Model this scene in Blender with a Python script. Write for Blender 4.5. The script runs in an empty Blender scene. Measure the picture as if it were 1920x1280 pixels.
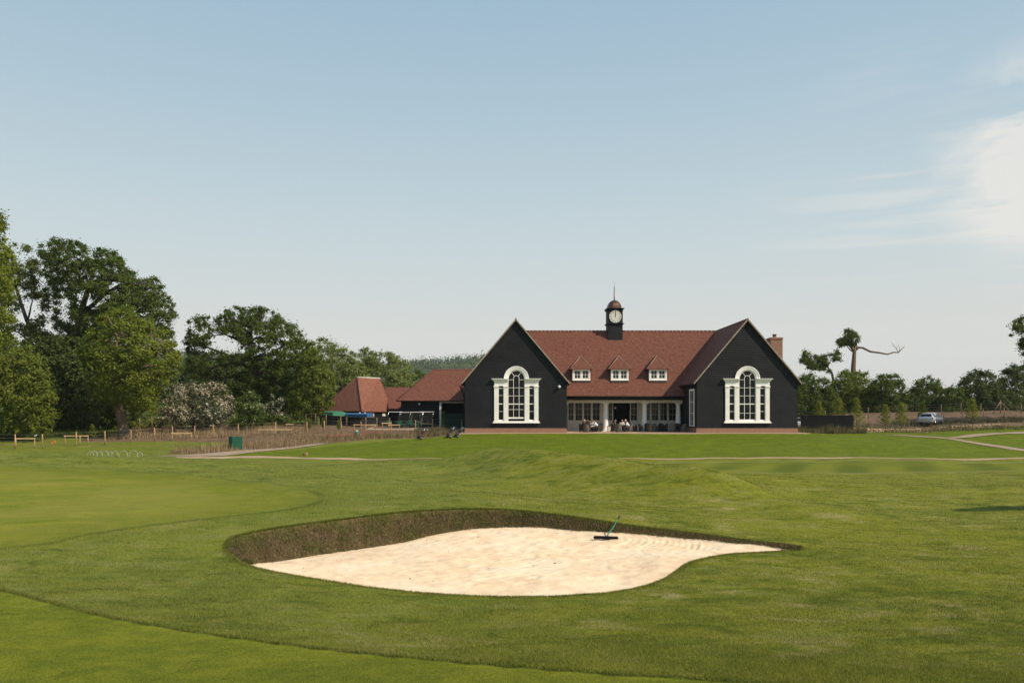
import bpy, bmesh, math, random
import numpy as np
from mathutils import Vector, Matrix
from mathutils.geometry import delaunay_2d_cdt
random.seed(7); RNG = np.random.default_rng(11)
SC = bpy.context.scene; COL = SC.collection
# ---------------------------------------------------------------- camera
F, CX, CY, EZ = 1440.0, 940.0, 775.0, 3.2       # focal length and principal point in photo pixels, eye height
cam = bpy.data.objects.new('camera', bpy.data.cameras.new('camera')); COL.objects.link(cam)
cam.location = (0, 0, EZ); cam.rotation_euler = (math.radians(90), 0, 0)
cam.data.sensor_width = 36; cam.data.lens = 36*F/1920
cam.data.shift_x = (960-CX)/1920; cam.data.shift_y = (CY-640)/1920
cam.data.clip_end = 9000; cam.data.clip_start = .1
SC.camera = cam
# ---------------------------------------------------------------- light
SUN = Vector((.66, -.335, .678)).normalized()
SUN_EL = math.asin(SUN.z); SUN_AZ = math.atan2(SUN.x, SUN.y)
sl = bpy.data.lights.new('sun', 'SUN'); sl.energy = 4.8; sl.angle = math.radians(.6); sl.color = (1, .885, .71)
so = bpy.data.objects.new('sun', sl); COL.objects.link(so)
so.rotation_euler = SUN.to_track_quat('Z', 'Y').to_euler()
W = bpy.data.worlds.new('World'); SC.world = W; W.use_nodes = True
wn, wl = W.node_tree.nodes, W.node_tree.links; wn.clear()
def wnode(t, **k):
    n = wn.new(t)
    for a, b in k.items(): setattr(n, a, b)
    return n
sky = wnode('ShaderNodeTexSky', sky_type='NISHITA', sun_disc=False, sun_elevation=SUN_EL, sun_rotation=SUN_AZ,
            altitude=100, air_density=1.0, dust_density=2.2, ozone_density=1.6)
tc = wnode('ShaderNodeTexCoord'); sep = wnode('ShaderNodeSeparateXYZ'); wl.new(tc.outputs['Generated'], sep.inputs[0])
# thin high cloud: stretched noise that thickens towards the low right of the sky
mp = wnode('ShaderNodeMapping'); mp.inputs['Scale'].default_value = (2.2, 2.2, 6.5); mp.inputs['Location'].default_value = (.37, .1, -.03); wl.new(tc.outputs['Generated'], mp.inputs[0])
nz = wnode('ShaderNodeTexNoise'); nz.inputs['Scale'].default_value = 2.3; nz.inputs['Detail'].default_value = 9; nz.inputs['Roughness'].default_value = .55
nz.inputs['Distortion'].default_value = .35
wl.new(mp.outputs[0], nz.inputs['Vector'])
cr = wnode('ShaderNodeMapRange', interpolation_type='SMOOTHSTEP'); cr.inputs[1].default_value = .40; cr.inputs[2].default_value = .60; wl.new(nz.outputs['Fac'], cr.inputs[0])
def cloud_spot(d, r0, r1, amt):
    d = Vector(d).normalized()
    dist = wnode('ShaderNodeVectorMath', operation='DISTANCE'); wl.new(tc.outputs['Generated'], dist.inputs[0]); dist.inputs[1].default_value = d
    m = wnode('ShaderNodeMapRange', interpolation_type='SMOOTHSTEP'); wl.new(dist.outputs['Value'], m.inputs[0])
    m.inputs[1].default_value = r0; m.inputs[2].default_value = r1; m.inputs[3].default_value = 0; m.inputs[4].default_value = amt
    return m.outputs[0]
def wmath(op, a, b):
    n = wnode('ShaderNodeMath', operation=op)
    for i, v in enumerate((a, b)):
        if isinstance(v, (int, float)): n.inputs[i].default_value = v
        else: wl.new(v, n.inputs[i])
    return n.outputs[0]
sp1 = cloud_spot(((1975-CX)/F, 1, (775-292)/F), .14, .02, 1.7)
sp2 = cloud_spot(((1740-CX)/F, 1, (775-440)/F), .20, .0, .42)
streak_map = wnode('ShaderNodeMapping'); streak_map.inputs['Scale'].default_value = (1.2, 1.2, 16); wl.new(tc.outputs['Generated'], streak_map.inputs[0])
streak = wnode('ShaderNodeTexNoise'); streak.inputs['Scale'].default_value = 3.1; streak.inputs['Detail'].default_value = 8; wl.new(streak_map.outputs[0], streak.inputs['Vector'])
str_ = wnode('ShaderNodeMapRange', interpolation_type='SMOOTHSTEP'); str_.inputs[1].default_value = .5; str_.inputs[2].default_value = .68; wl.new(streak.outputs['Fac'], str_.inputs[0])
sp3 = wmath('MULTIPLY', cloud_spot(((1760-CX)/F, 1, (775-420)/F), .26, .0, .40), str_.outputs[0])
mask = wmath('MINIMUM', wmath('ADD', sp3, wmath('MULTIPLY', sp1, cr.outputs[0])), .85)
# haze low in the air: the sky pales to a warm white towards the horizon
hz = wnode('ShaderNodeValToRGB'); wl.new(sep.outputs['Z'], hz.inputs[0]); ce = hz.color_ramp.elements
for k, (p_, c_) in enumerate([(0, (.77, .755, .72)), (.10, (.725, .735, .70)), (.22, (.60, .70, .725)), (.36, (.455, .60, .69)), (.55, (.315, .485, .635)), (1, (.17, .32, .54))]):
    e = ce[k] if k < 2 else ce.new(p_)
    e.position = p_; e.color = c_+(1,)
hzs = wnode('ShaderNodeVectorMath', operation='SCALE'); hzs.inputs['Scale'].default_value = 10; wl.new(hz.outputs[0], hzs.inputs[0])
mixh = wnode('ShaderNodeMix', data_type='RGBA'); mixh.inputs[0].default_value = .92; wl.new(sky.outputs[0], mixh.inputs[6]); wl.new(hzs.outputs[0], mixh.inputs[7])
mixc = wnode('ShaderNodeMix', data_type='RGBA'); wl.new(mask, mixc.inputs[0]); wl.new(mixh.outputs[2], mixc.inputs[6]); mixc.inputs[7].default_value = (8.3, 8.1, 7.7, 1)
bg = wnode('ShaderNodeBackground'); bg.inputs[1].default_value = .1; wl.new(mixc.outputs[2], bg.inputs[0])
wo = wnode('ShaderNodeOutputWorld'); wl.new(bg.outputs[0], wo.inputs[0])
SC.view_settings.view_transform = 'Standard'; SC.view_settings.look = 'None'; SC.view_settings.exposure = 0; SC.view_settings.gamma = 1

# ---------------------------------------------------------------- helpers
def P(px, py, Y): return Vector(((px-CX)*Y/F, Y, EZ-(py-CY)*Y/F))
def XY(px, Y): return ((px-CX)*Y/F, Y)
def link(o, parent=None):
    COL.objects.link(o)
    if parent is not None: o.parent = parent
    return o
def tag(o, label=None, cat=None, group=None, kind=None):
    if label: o['label'] = label
    if cat: o['category'] = cat
    if group: o['group'] = group
    if kind: o['kind'] = kind
    return o
def thing(name, label, cat, loc=(0, 0, 0), rz=0, group=None):
    o = bpy.data.objects.new(name, None); o.empty_display_size = .3; link(o)
    o.location = loc; o.rotation_euler = (0, 0, rz)
    return tag(o, label, cat, group)
def kids(o): return [c for c in bpy.data.objects if c.parent == o]
def dup(o, loc, rz=None, label=None, group=None, sc=None, _p=None):
    c = o.copy(); COL.objects.link(c)
    if _p is not None: c.parent = _p
    else:
        c.location = loc
        if rz is not None: c.rotation_euler = (0, 0, rz)
        if sc is not None: c.scale = (sc, sc, sc) if isinstance(sc, (int, float)) else sc
        tag(c, label, None, group)
    for k in CH.get(o.name, []): dup(k, None, _p=c)
    return c
CH = {}
def np_mesh(name, V, Fc, mat, parent=None, smooth=False, attrs=None, nv=None):
    """V (n,3); Fc (m,k) with k fixed"""
    me = bpy.data.meshes.new(name); V = np.asarray(V, dtype=np.float32); Fc = np.asarray(Fc, dtype=np.int32)
    me.vertices.add(len(V)); me.vertices.foreach_set('co', V.ravel())
    k = Fc.shape[1]; m = len(Fc)
    me.loops.add(m*k); me.loops.foreach_set('vertex_index', Fc.ravel())
    me.polygons.add(m); me.polygons.foreach_set('loop_start', np.arange(0, m*k, k, dtype=np.int32))
    me.update(calc_edges=True)
    if smooth: me.polygons.foreach_set('use_smooth', np.ones(m, dtype=bool))
    for an, av in (attrs or {}).items():
        a = me.attributes.new(an, 'FLOAT', 'POINT'); a.data.foreach_set('value', np.asarray(av, dtype=np.float32))
    for mt in (mat if isinstance(mat, (list, tuple)) else [mat]): me.materials.append(mt)
    o = link(bpy.data.objects.new(name, me), parent)
    if parent is not None: CH.setdefault(parent.name, []).append(o)
    return o
class MB:
    """collects shapes and links them as one mesh"""
    def __init__(s): s.v = []; s.f = []; s.m = []; s.sm = []
    def face(s, pts, mi=0, smooth=False):
        b = len(s.v); s.v += [tuple(p) for p in pts]; s.f.append(list(range(b, b+len(pts)))); s.m.append(mi); s.sm.append(smooth)
    def raw(s, vs, fs, mi=0, smooth=False):
        b = len(s.v); s.v += [tuple(p) for p in vs]
        for f in fs: s.f.append([b+i for i in f]); s.m.append(mi); s.sm.append(smooth)
    def box(s, x0, x1, y0, y1, z0, z1, mi=0, M=None):
        vs = [Vector((x, y, z)) for z in (z0, z1) for y in (y0, y1) for x in (x0, x1)]
        if M is not None: vs = [M @ v for v in vs]
        s.raw(vs, [(0, 2, 3, 1), (4, 5, 7, 6), (0, 1, 5, 4), (2, 6, 7, 3), (0, 4, 6, 2), (1, 3, 7, 5)], mi)
    def bar(s, a, b, w, h=None, up=(0, 0, 1), mi=0):
        a, b = Vector(a), Vector(b); d = b-a; L = d.length; d.normalize(); h = h or w
        u = Vector(up); sd = d.cross(u)
        if sd.length < 1e-4: sd = d.cross(Vector((1, 0, 0)))
        sd.normalize(); u = sd.cross(d)
        M = Matrix((( sd.x, d.x, u.x, a.x), (sd.y, d.y, u.y, a.y), (sd.z, d.z, u.z, a.z), (0, 0, 0, 1)))
        s.box(-w/2, w/2, 0, L, -h/2, h/2, mi, M)
    def tube(s, pts, rad, n=8, mi=0, cap=True, smooth=True):
        pts = [Vector(p) for p in pts]; rad = rad if isinstance(rad, (list, tuple)) else [rad]*len(pts)
        vs = []; prev = None
        for i, p in enumerate(pts):
            d = (pts[min(i+1, len(pts)-1)]-pts[max(i-1, 0)]).normalized()
            if prev is None: prev = d.cross(Vector((0, 0, 1)) if abs(d.z) < .9 else Vector((1, 0, 0))).normalized()
            e1 = (prev - d*prev.dot(d)).normalized(); prev = e1; e2 = d.cross(e1)
            for k in range(n):
                a = 2*math.pi*k/n; vs.append(p+(e1*math.cos(a)+e2*math.sin(a))*rad[i])
        fs = [(i*n+k, i*n+(k+1) % n, (i+1)*n+(k+1) % n, (i+1)*n+k) for i in range(len(pts)-1) for k in range(n)]
        if cap: fs += [tuple(reversed(range(n))), tuple(range((len(pts)-1)*n, len(pts)*n))]
        s.raw(vs, fs, mi, smooth)
    def lathe(s, c, prof, n=20, mi=0, smooth=True, a0=0, cap=True):
        c = Vector(c); vs = []
        for r, z in prof:
            for k in range(n):
                a = a0+2*math.pi*k/n; vs.append(c+Vector((r*math.cos(a), r*math.sin(a), z)))
        fs = [(i*n+k, i*n+(k+1) % n, (i+1)*n+(k+1) % n, (i+1)*n+k) for i in range(len(prof)-1) for k in range(n)]
        if cap: fs += [tuple(reversed(range(n))), tuple(range((len(prof)-1)*n, len(prof)*n))]
        s.raw(vs, fs, mi, smooth)
    def ball(s, c, r, sx=1, sy=1, sz=1, nu=12, nv=8, mi=0, M=None):
        vs = []; c = Vector(c)
        for j in range(nv+1):
            th = math.pi*j/nv
            for k in range(nu):
                a = 2*math.pi*k/nu; p = Vector((r*sx*math.sin(th)*math.cos(a), r*sy*math.sin(th)*math.sin(a), r*sz*math.cos(th)))
                if M is not None: p = M @ p
                vs.append(c+p)
        s.raw(vs, [(j*nu+k, (j+1)*nu+k, (j+1)*nu+(k+1) % nu, j*nu+(k+1) % nu) for j in range(nv) for k in range(nu)], mi, True)
    def build(s, name, mats, parent=None, bevel=0, loc=None):
        me = bpy.data.meshes.new(name); me.from_pydata(s.v, [], s.f)
        for mt in (mats if isinstance(mats, (list, tuple)) else [mats]): me.materials.append(mt)
        me.polygons.foreach_set('material_index', s.m); me.polygons.foreach_set('use_smooth', s.sm)
        uv = me.uv_layers.new(name='UVMap'); me.update()
        co = [v.co for v in me.vertices]
        for p in me.polygons:
            n = p.normal; u = Vector((-n.y, n.x, 0))
            u = u.normalized() if u.length > .05 else Vector((1, 0, 0)); w = n.cross(u)
            for li in p.loop_indices:
                q = co[me.loops[li].vertex_index]; uv.data[li].uv = (q.dot(u), q.dot(w))
        o = link(bpy.data.objects.new(name, me), parent)
        if parent is not None: CH.setdefault(parent.name, []).append(o)
        if bevel:
            b = o.modifiers.new('bevel', 'BEVEL'); b.width = bevel; b.segments = 2; b.limit_method = 'ANGLE'
        return o
# ---------------------------------------------------------------- materials
class NT:
    def __init__(s, name):
        s.m = bpy.data.materials.new(name); s.m.use_nodes = True; s.n = s.m.node_tree.nodes; s.l = s.m.node_tree.links; s.n.clear()
        s.out = s.n.new('ShaderNodeOutputMaterial'); s.b = s.n.new('ShaderNodeBsdfPrincipled'); s.l.new(s.b.outputs[0], s.out.inputs[0])
    def set(s, inp, v):
        if isinstance(v, (int, float)): inp.default_value = v
        elif isinstance(v, (tuple, list)): inp.default_value = tuple(v) if len(v) != 3 or len(inp.default_value) == 3 else tuple(v)+(1,)
        else: s.l.new(v, inp)
    def math(s, op, a, b=0, c=None):
        n = s.n.new('ShaderNodeMath'); n.operation = op; s.set(n.inputs[0], a); s.set(n.inputs[1], b)
        if c is not None: s.set(n.inputs[2], c)
        return n.outputs[0]
    def mix(s, f, a, b, t='MIX'):
        n = s.n.new('ShaderNodeMix'); n.data_type = 'RGBA'; n.blend_type = t; s.set(n.inputs[0], f); s.set(n.inputs[6], a); s.set(n.inputs[7], b); return n.outputs[2]
    def rng(s, v, a, b, c=0, d=1, smooth=True):
        n = s.n.new('ShaderNodeMapRange'); n.interpolation_type = 'SMOOTHSTEP' if smooth else 'LINEAR'; s.set(n.inputs[0], v)
        for i, x in enumerate((a, b, c, d)): n.inputs[i+1].default_value = x
        return n.outputs[0]
    def noise(s, vec, scale, detail=4, rough=.55, dist=0):
        n = s.n.new('ShaderNodeTexNoise'); s.l.new(vec, n.inputs['Vector']); n.inputs['Scale'].default_value = scale
        n.inputs['Detail'].default_value = detail; n.inputs['Roughness'].default_value = rough; n.inputs['Distortion'].default_value = dist; return n.outputs['Fac']
    def map(s, vec, scale=(1, 1, 1), rot=(0, 0, 0)):
        n = s.n.new('ShaderNodeMapping'); s.l.new(vec, n.inputs[0]); n.inputs['Scale'].default_value = scale; n.inputs['Rotation'].default_value = rot; return n.outputs[0]
    def pos(s): return s.n.new('ShaderNodeNewGeometry').outputs['Position']
    def obj(s): return s.n.new('ShaderNodeTexCoord').outputs['Object']
    def uv(s): return s.n.new('ShaderNodeTexCoord').outputs['UV']
    def attr(s, name):
        n = s.n.new('ShaderNodeAttribute'); n.attribute_name = name; return n.outputs['Fac']
    def bump(s, h, strength=.5, dist=.02):
        n = s.n.new('ShaderNodeBump'); s.set(n.inputs['Height'], h); n.inputs['Strength'].default_value = strength; n.inputs['Distance'].default_value = dist
        s.l.new(n.outputs[0], s.b.inputs['Normal']); return n
    def fin(s, col, rough=.7, spec=.3, metal=0):
        s.set(s.b.inputs['Base Color'], col); s.set(s.b.inputs['Roughness'], rough); s.b.inputs['Specular IOR Level'].default_value = spec; s.b.inputs['Metallic'].default_value = metal
        return s.m
def simple(name, col, rough=.6, var=.15, scale=3., spec=.3, metal=0, bump=0, bscale=30.):
    t = NT(name); p = t.obj(); n = t.noise(p, scale, 5)
    c = t.mix(t.rng(n, .3, .7), tuple(x*(1-var) for x in col), tuple(min(1, x*(1+var)) for x in col))
    if bump: t.bump(t.noise(p, bscale, 4), bump, .01)
    return t.fin(c, t.rng(n, .3, .7, max(0, rough-.07), min(1, rough+.07)), spec, metal)
M = {}
M['white'] = simple('white_paint', (.92, .88, .84), .45, .05, 2, .4, bump=.15)
M['greywhite'] = simple('pale_grey_paint', (.66, .62, .55), .5, .06, 2)
M['black'] = simple('black_gloss', (.009, .009, .010), .6, .2, 3, .15)
M['stain'] = None
t = NT('black_stained_boards'); p = t.obj(); st = t.map(p, (2, 2, 26))
n1 = t.noise(st, 1.2, 6, .65); n2 = t.noise(p, .6, 3)
vv = t.math('ADD', t.math('MULTIPLY', n1, .6), t.math('MULTIPLY', n2, .5))
c = t.mix(t.rng(vv, .35, .75), (.008, .0088, .0105), (.020, .0205, .022)); t.bump(n1, .35, .01); M['stain'] = t.fin(c, .7, .2)
t = NT('black_stained_lapped_boards'); p = t.obj(); sp = t.n.new('ShaderNodeSeparateXYZ'); t.l.new(p, sp.inputs[0])
fr = t.math('FRACT', t.math('DIVIDE', sp.outputs[2], .165)); n1 = t.noise(t.map(p, (2, 2, 26)), 1.2, 6, .65)
c = t.mix(t.rng(n1, .3, .75), (.006, .0065, .007), (.014, .014, .0135)); t.bump(t.math('SUBTRACT', 0, fr), 1.0, .03); M['stain_flat'] = t.fin(c, .7, .2)
def tile_mat(name, a, b, c3):
    t = NT(name); uv = t.uv(); br = t.n.new('ShaderNodeTexBrick'); t.l.new(uv, br.inputs[0])
    br.inputs['Scale'].default_value = 1; br.inputs['Brick Width'].default_value = .17; br.inputs['Row Height'].default_value = .11; br.inputs['Mortar Size'].default_value = .006
    br.inputs['Color1'].default_value = (0, 0, 0, 1); br.inputs['Color2'].default_value = (1, 1, 1, 1); br.inputs['Mortar'].default_value = (0, 0, 0, 1)
    # every tile takes its own tint from a cell the size of one tile
    wnz = t.n.new('ShaderNodeTexWhiteNoise'); wnz.noise_dimensions = '2D'
    sn = t.n.new('ShaderNodeVectorMath'); sn.operation = 'SNAP'; t.l.new(uv, sn.inputs[0]); sn.inputs[1].default_value = (.17, .11, 1); t.l.new(sn.outputs[0], wnz.inputs[0])
    wide = t.noise(t.map(uv, (1, 2.2, 1)), 2.6, 6, .68)
    base = t.mix(t.rng(wide, .25, .75), a, b); base = t.mix(t.rng(wnz.outputs[0], .55, 1, 0, .62, False), base, c3)
    w2 = t.n.new('ShaderNodeTexWhiteNoise'); w2.noise_dimensions = '3D'; t.l.new(t.map(sn.outputs[0], (3.1, 5.7, 1)), w2.inputs[0])
    base = t.mix(t.rng(w2.outputs[0], .8, 1, 0, .5, False), base, tuple(x*1.5 for x in b))
    sx = t.n.new('ShaderNodeSeparateXYZ'); t.l.new(uv, sx.inputs[0]); saw = t.math('FRACT', t.math('DIVIDE', sx.outputs[1], .11))
    base = t.mix(t.rng(saw, .86, 1, 0, .55, False), base, (.03, .015, .012))
    t.bump(t.math('ADD', t.math('MULTIPLY', saw, -1), t.math('MULTIPLY', wnz.outputs[0], .5)), .7, .02)
    return t.fin(base, .85, .15)
M['tile'] = tile_mat('plain_clay_tiles', (.130, .048, .031), (.190, .077, .051), (.082, .032, .025))
M['tile2'] = tile_mat('clay_tiles_orange', (.19, .075, .046), (.27, .112, .072), (.12, .048, .034))
def brick_mat(name, a, b, mort, w=.23, h=.075):
    t = NT(name); br = t.n.new('ShaderNodeTexBrick'); t.l.new(t.uv(), br.inputs[0]); br.inputs['Scale'].default_value = 1
    br.inputs['Brick Width'].default_value = w; br.inputs['Row Height'].default_value = h; br.inputs['Mortar Size'].default_value = .010
    br.inputs['Color1'].default_value = a+(1,); br.inputs['Color2'].default_value = b+(1,); br.inputs['Mortar'].default_value = mort+(1,)
    nn = t.noise(t.uv(), 3, 5); c = t.mix(t.rng(nn, .3, .7, 0, .35), br.outputs['Color'], (.2, .12, .08)); t.bump(br.outputs['Fac'], -.4, .01); return t.fin(c, .85, .2)
M['brick'] = brick_mat('red_brick', (.31, .125, .075), (.235, .09, .055), (.42, .34, .26))
M['mortar'] = simple('pale_mortar', (.5, .45, .38), .9)
M['verge'] = simple('pale_verge_board', (.31, .26, .20), .8, .2, 4)
M['ridge'] = simple('ridge_tile', (.15, .056, .038), .85, .25, 6)
M['glass'] = None
t = NT('window_glass'); nn = t.noise(t.obj(), 1.3, 3); t.bump(nn, .12, .02); M['glass'] = t.fin((.009, .009, .007), .06, .22)
t = NT('dormer_glass'); t.bump(t.noise(t.obj(), 2, 3), .1, .02); M['glass2'] = t.fin((.045, .042, .04), .12, .3)
M['copper'] = simple('brown_copper', (.15, .075, .05), .38, .3, 3, .5, .8)
M['dial'] = simple('clock_dial', (.72, .70, .62), .4, .04)
M['pave'] = None
t = NT('sandstone_paving'); br = t.n.new('ShaderNodeTexBrick'); t.l.new(t.uv(), br.inputs[0]); br.inputs['Scale'].default_value = 1; br.inputs['Brick Width'].default_value = .6; br.inputs['Row Height'].default_value = .45
br.inputs['Mortar Size'].default_value = .012; br.inputs['Color1'].default_value = (.44, .29, .19, 1); br.inputs['Color2'].default_value = (.52, .37, .25, 1); br.inputs['Mortar'].default_value = (.3, .22, .16, 1)
M['pave'] = t.fin(t.mix(t.rng(t.noise(t.uv(), 2, 6), .3, .7, 0, .4), br.outputs['Color'], (.38, .26, .18)), .9, .15)
def dirt(name, a, b, sc=1.2):
    t = NT(name); p = t.pos(); n1 = t.noise(p, sc, 8, .65); n2 = t.noise(p, sc*14, 6, .7)
    c = t.mix(t.rng(n1, .3, .7), a, b); c = t.mix(t.rng(n2, .45, .75, 0, .5), c, tuple(x*.55 for x in a)); t.bump(n2, .6, .05); return t.fin(c, .95, .1)
M['path'] = dirt('gravel_path', (.30, .215, .15), (.38, .28, .20), .6)
M['track'] = dirt('dry_earth_track', (.33, .235, .135), (.44, .33, .20), .5)
M['stone'] = dirt('sandstone_rubble', (.50, .33, .20), (.62, .46, .30), 1.5)
M['post'] = simple('sawn_larch_post', (.40, .25, .13), .85, .3, 2.5, .15)
M['rail'] = simple('pale_sawn_rail', (.60, .40, .22), .8, .2, 2.5, .15)
M['oldpost'] = simple('weathered_post', (.26, .19, .12), .9, .25, 2.5, .15)
M['wire'] = simple('galvanised_wire', (.20, .19, .17), .7, .1, 2, .3, 0)
M['greenbox'] = simple('dark_green_panel', (.008, .075, .045), .5, .12, 2)
M['awn_green'] = simple('green_canvas', (.045, .19, .11), .75, .08, 2)
M['awn_blue'] = simple('blue_canvas', (.035, .11, .24), .75, .08, 2)
M['redwood'] = simple('red_brown_timber', (.22, .09, .06), .8, .25, 3)
M['rattan'] = simple('brown_rattan', (.055, .042, .033), .75, .35, 40, .2, bump=.6, bscale=80)
M['rattan_grey'] = simple('grey_rattan', (.115, .105, .088), .75, .3, 40, .2, bump=.6, bscale=80)
M['darktable'] = simple('dark_table', (.03, .028, .026), .4, .2, 10)
M['cctv'] = simple('white_plastic', (.75, .75, .75), .35, .03)
M['chrome'] = simple('chromed_metal', (.6, .6, .6), .2, .05, 2, .5, 1)
M['silver'] = simple('silver_car_paint', (.48, .49, .50), .28, .02, 1, .5, .5)
M['hip'] = simple('hip_mortar', (.30, .19, .13), .85, .2, 4)
M['hoop'] = simple('hoop_wire', (.42, .44, .40), .5)
M['tyre'] = simple('tyre_rubber', (.02, .02, .02), .85, .2)
M['redlamp'] = simple('red_lamp_glass', (.35, .02, .02), .2, .1)
# ---------------------------------------------------------------- terrain
LIP_B = [(425,1028,15.3),(432,1015,15.6),(440,1008,15.9),(480,998,16.3),(520,991,16.6),(560,985,16.9),(600,980,17.2),(640,975,17.5),(680,970,17.85),(720,965,18.2),(760,961,18.55),(800,958,18.9),(840,956,19.2),(880,955,19.5),(920,955,19.6),(960,957,19.65),(1000,961,19.5),(1040,965,19.3),(1100,973,18.95),(1160,983,18.6),(1240,993,18.15),(1320,1003,17.65),(1400,1014,17.1),(1460,1021,16.75),(1502,1027,16.5)]
LIP_F = [(1490,1030,16.3),(1470,1032,16.15),(1420,1035,15.85),(1360,1039,15.45),(1320,1046,14.95),(1300,1051,14.65),(1282,1059,14.3),(1262,1073,13.7),(1240,1086,13.25),(1200,1100,12.75),(1140,1110,12.3),(1060,1116,12.1),(980,1118,12.0),(900,1117,12.05),(800,1111,12.2),(700,1101,12.5),(620,1089,12.9),(560,1079,13.2),(510,1070,13.5),(475,1062,13.8),(447,1049,14.4),(432,1038,14.9)]
FOOT_B = {425:1032,440:1044,480:1058,520:1052,560:1045,600:1040,640:1034,680:1029,720:1022,760:1015,800:1005,840:997,880:992,920:990,960:988,1000:988,1040:990,1100:994,1160:997,1240:1004,1320:1011,1400:1018,1460:1025,1502:1029}
def w(p): q = P(*p); return (q.x, q.y, q.z)
CT = [w(p) for p in LIP_B+LIP_F]
CT += [w(p) for p in [
 (-400,1280,6.3),(0,1280,6.5),(480,1280,6.5),(960,1280,6.5),(1440,1280,6.5),(1920,1280,6.5),(2300,1280,6.5),
 (-300,1130,10.2),(0,1110,11.2),(250,1130,10.6),(520,1180,9.3),(960,1200,8.9),(1250,1160,10.1),(1500,1130,11.2),(1920,1120,11.4),(2300,1120,11.2),
 (1400,1080,13.3),(1650,1050,14.6),(1900,1040,15.6),(0,1000,16.4),(200,1030,14.9),(330,1000,16.3),(-400,1000,16.5),
 (200,940,21.8),(0,900,28.2),(-400,900,28),(440,930,22.5),(600,945,20.5),(0,868,36),(0,848,43),(200,859,42.5),(330,862,43.5),(440,868,43.5),(-400,846,43),(250,880,34),(450,890,30),(600,905,27),
 (700,935,21.8),(820,925,22.8),(940,930,23.5),(700,900,29),(950,859,37.5),(860,862,38.5),(740,871,38.5),(1040,864,35.5),(1130,876,32.5),(1220,892,30),(1310,912,27.8),(1400,940,25),(1240,955,22.5),(1360,965,22),(1480,985,20),(860,884,35.5),(940,905,30.5),(1030,925,27),(1120,942,24.4),(780,905,31),
 (1150,880,41),(1300,890,40),(600,872,43),
 (1500,900,37.5),(1900,900,38),(2300,900,38),(1700,950,25),(1950,955,24.5),(1550,1000,19),(1750,1000,19.2),(2300,1000,19),
 (1200,875,49),(1600,875,49),(2000,875,49),(1000,870,52),(700,868,54),(400,866,54),(1300,866,55),(1900,866,55),(2400,866,55),
 (700,860,58.5),(1000,860,58.5),(1400,860,58.5),(1900,861,57.5),(1000,852,61.5),(1400,852,61.5),(1900,853,61),(1000,833,69),(1500,833,69),(1000,818,75.8),(1500,818,75.8),(760,838,69),(640,848,64),(860,822,75.5),(700,835,70.5),(760,822,77),
 (420,857,59),(300,852,61),(600,834,71.5),(440,841,66.5),(30,844,65),(120,852,61),(-300,845,64),(228,824,77),(0,828,73),(-300,826,74),(400,806,86),(500,800,87),(600,803,87),(700,808,86),(800,806,86),(250,808,86),(100,815,84),
 (1650,815,79),(1900,815,76),(1920,846,63),(1750,808,88),(1900,798,88),(1700,803,95),(1650,776,112),(1750,775,112),(1900,771,112),(2300,770,112)]]
CT += [(0,0,1.15),(-12,0,1.2),(12,0,1.15),(0,-15,1.2),(-20,-15,1.2),(20,-15,1.2),(-45,5,1.2),(45,5,1.0),(-60,90,1.9),(-30,105,1.8),(0,108,1.3),(30,108,1.4),(-60,60,.8),(80,60,.6),(90,90,2.2),(-90,20,1.3)]
CT = np.array(CT)
def tps_fit(C, reg=2e-3):
    n = len(C); d = np.linalg.norm(C[:, None, :2]-C[None, :, :2], axis=2)
    K = np.where(d > 0, d*d*np.log(d+1e-12), 0)+np.eye(n)*reg; Pm = np.c_[np.ones(n), C[:, :2]]
    A = np.zeros((n+3, n+3)); A[:n, :n] = K; A[:n, n:] = Pm; A[n:, :n] = Pm.T
    return C[:, :2].copy(), np.linalg.solve(A, np.r_[C[:, 2], 0, 0, 0])
def tps_eval(fit, x, y):
    C, wt = fit; x = np.asarray(x, float).ravel(); y = np.asarray(y, float).ravel(); out = np.empty(len(x))
    for i in range(0, len(x), 20000):
        a = np.c_[x[i:i+20000], y[i:i+20000]]; d2 = ((a[:, None, :]-C[None])**2).sum(2)
        out[i:i+20000] = (.5*d2*np.log(d2+1e-24))@wt[:-3]+wt[-3]+a@wt[-2:]
    return out
TF = tps_fit(CT)
def ss(a, b, x): t = np.clip((x-a)/(b-a), 0, 1); return t*t*(3-2*t)
RIDGES = [((-.2, 38), (7.2, 27.5), .50, 1.9), ((7.2, 27.5), (9.6, 22.5), .16, 1.4), ((-30, 38.5), (-13, 36.5), .34, 1.7), ((8.5, 18.3), (17.5, 16.4), .10, .9), ((-2, 24.5), (3.5, 24.3), .07, .8), ((12, 33), (26, 30), .14, 1.8), ((-11, 13.2), (-7.2, 11.2), .07, .8), ((-9, 25), (-5, 30), .12, 1.2), ((5, 10.5), (12, 12), .08, 1.0)]
def ridges(x, y):
    z = np.zeros(len(x))
    for (a, b, h, wd) in RIDGES:
        ex, ey = b[0]-a[0], b[1]-a[1]; L = ex*ex+ey*ey; t = np.clip(((x-a[0])*ex+(y-a[1])*ey)/L, 0, 1); d = np.hypot(x-a[0]-t*ex, y-a[1]-t*ey); z += h*np.exp(-(d/wd)**2)
    return z
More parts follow.
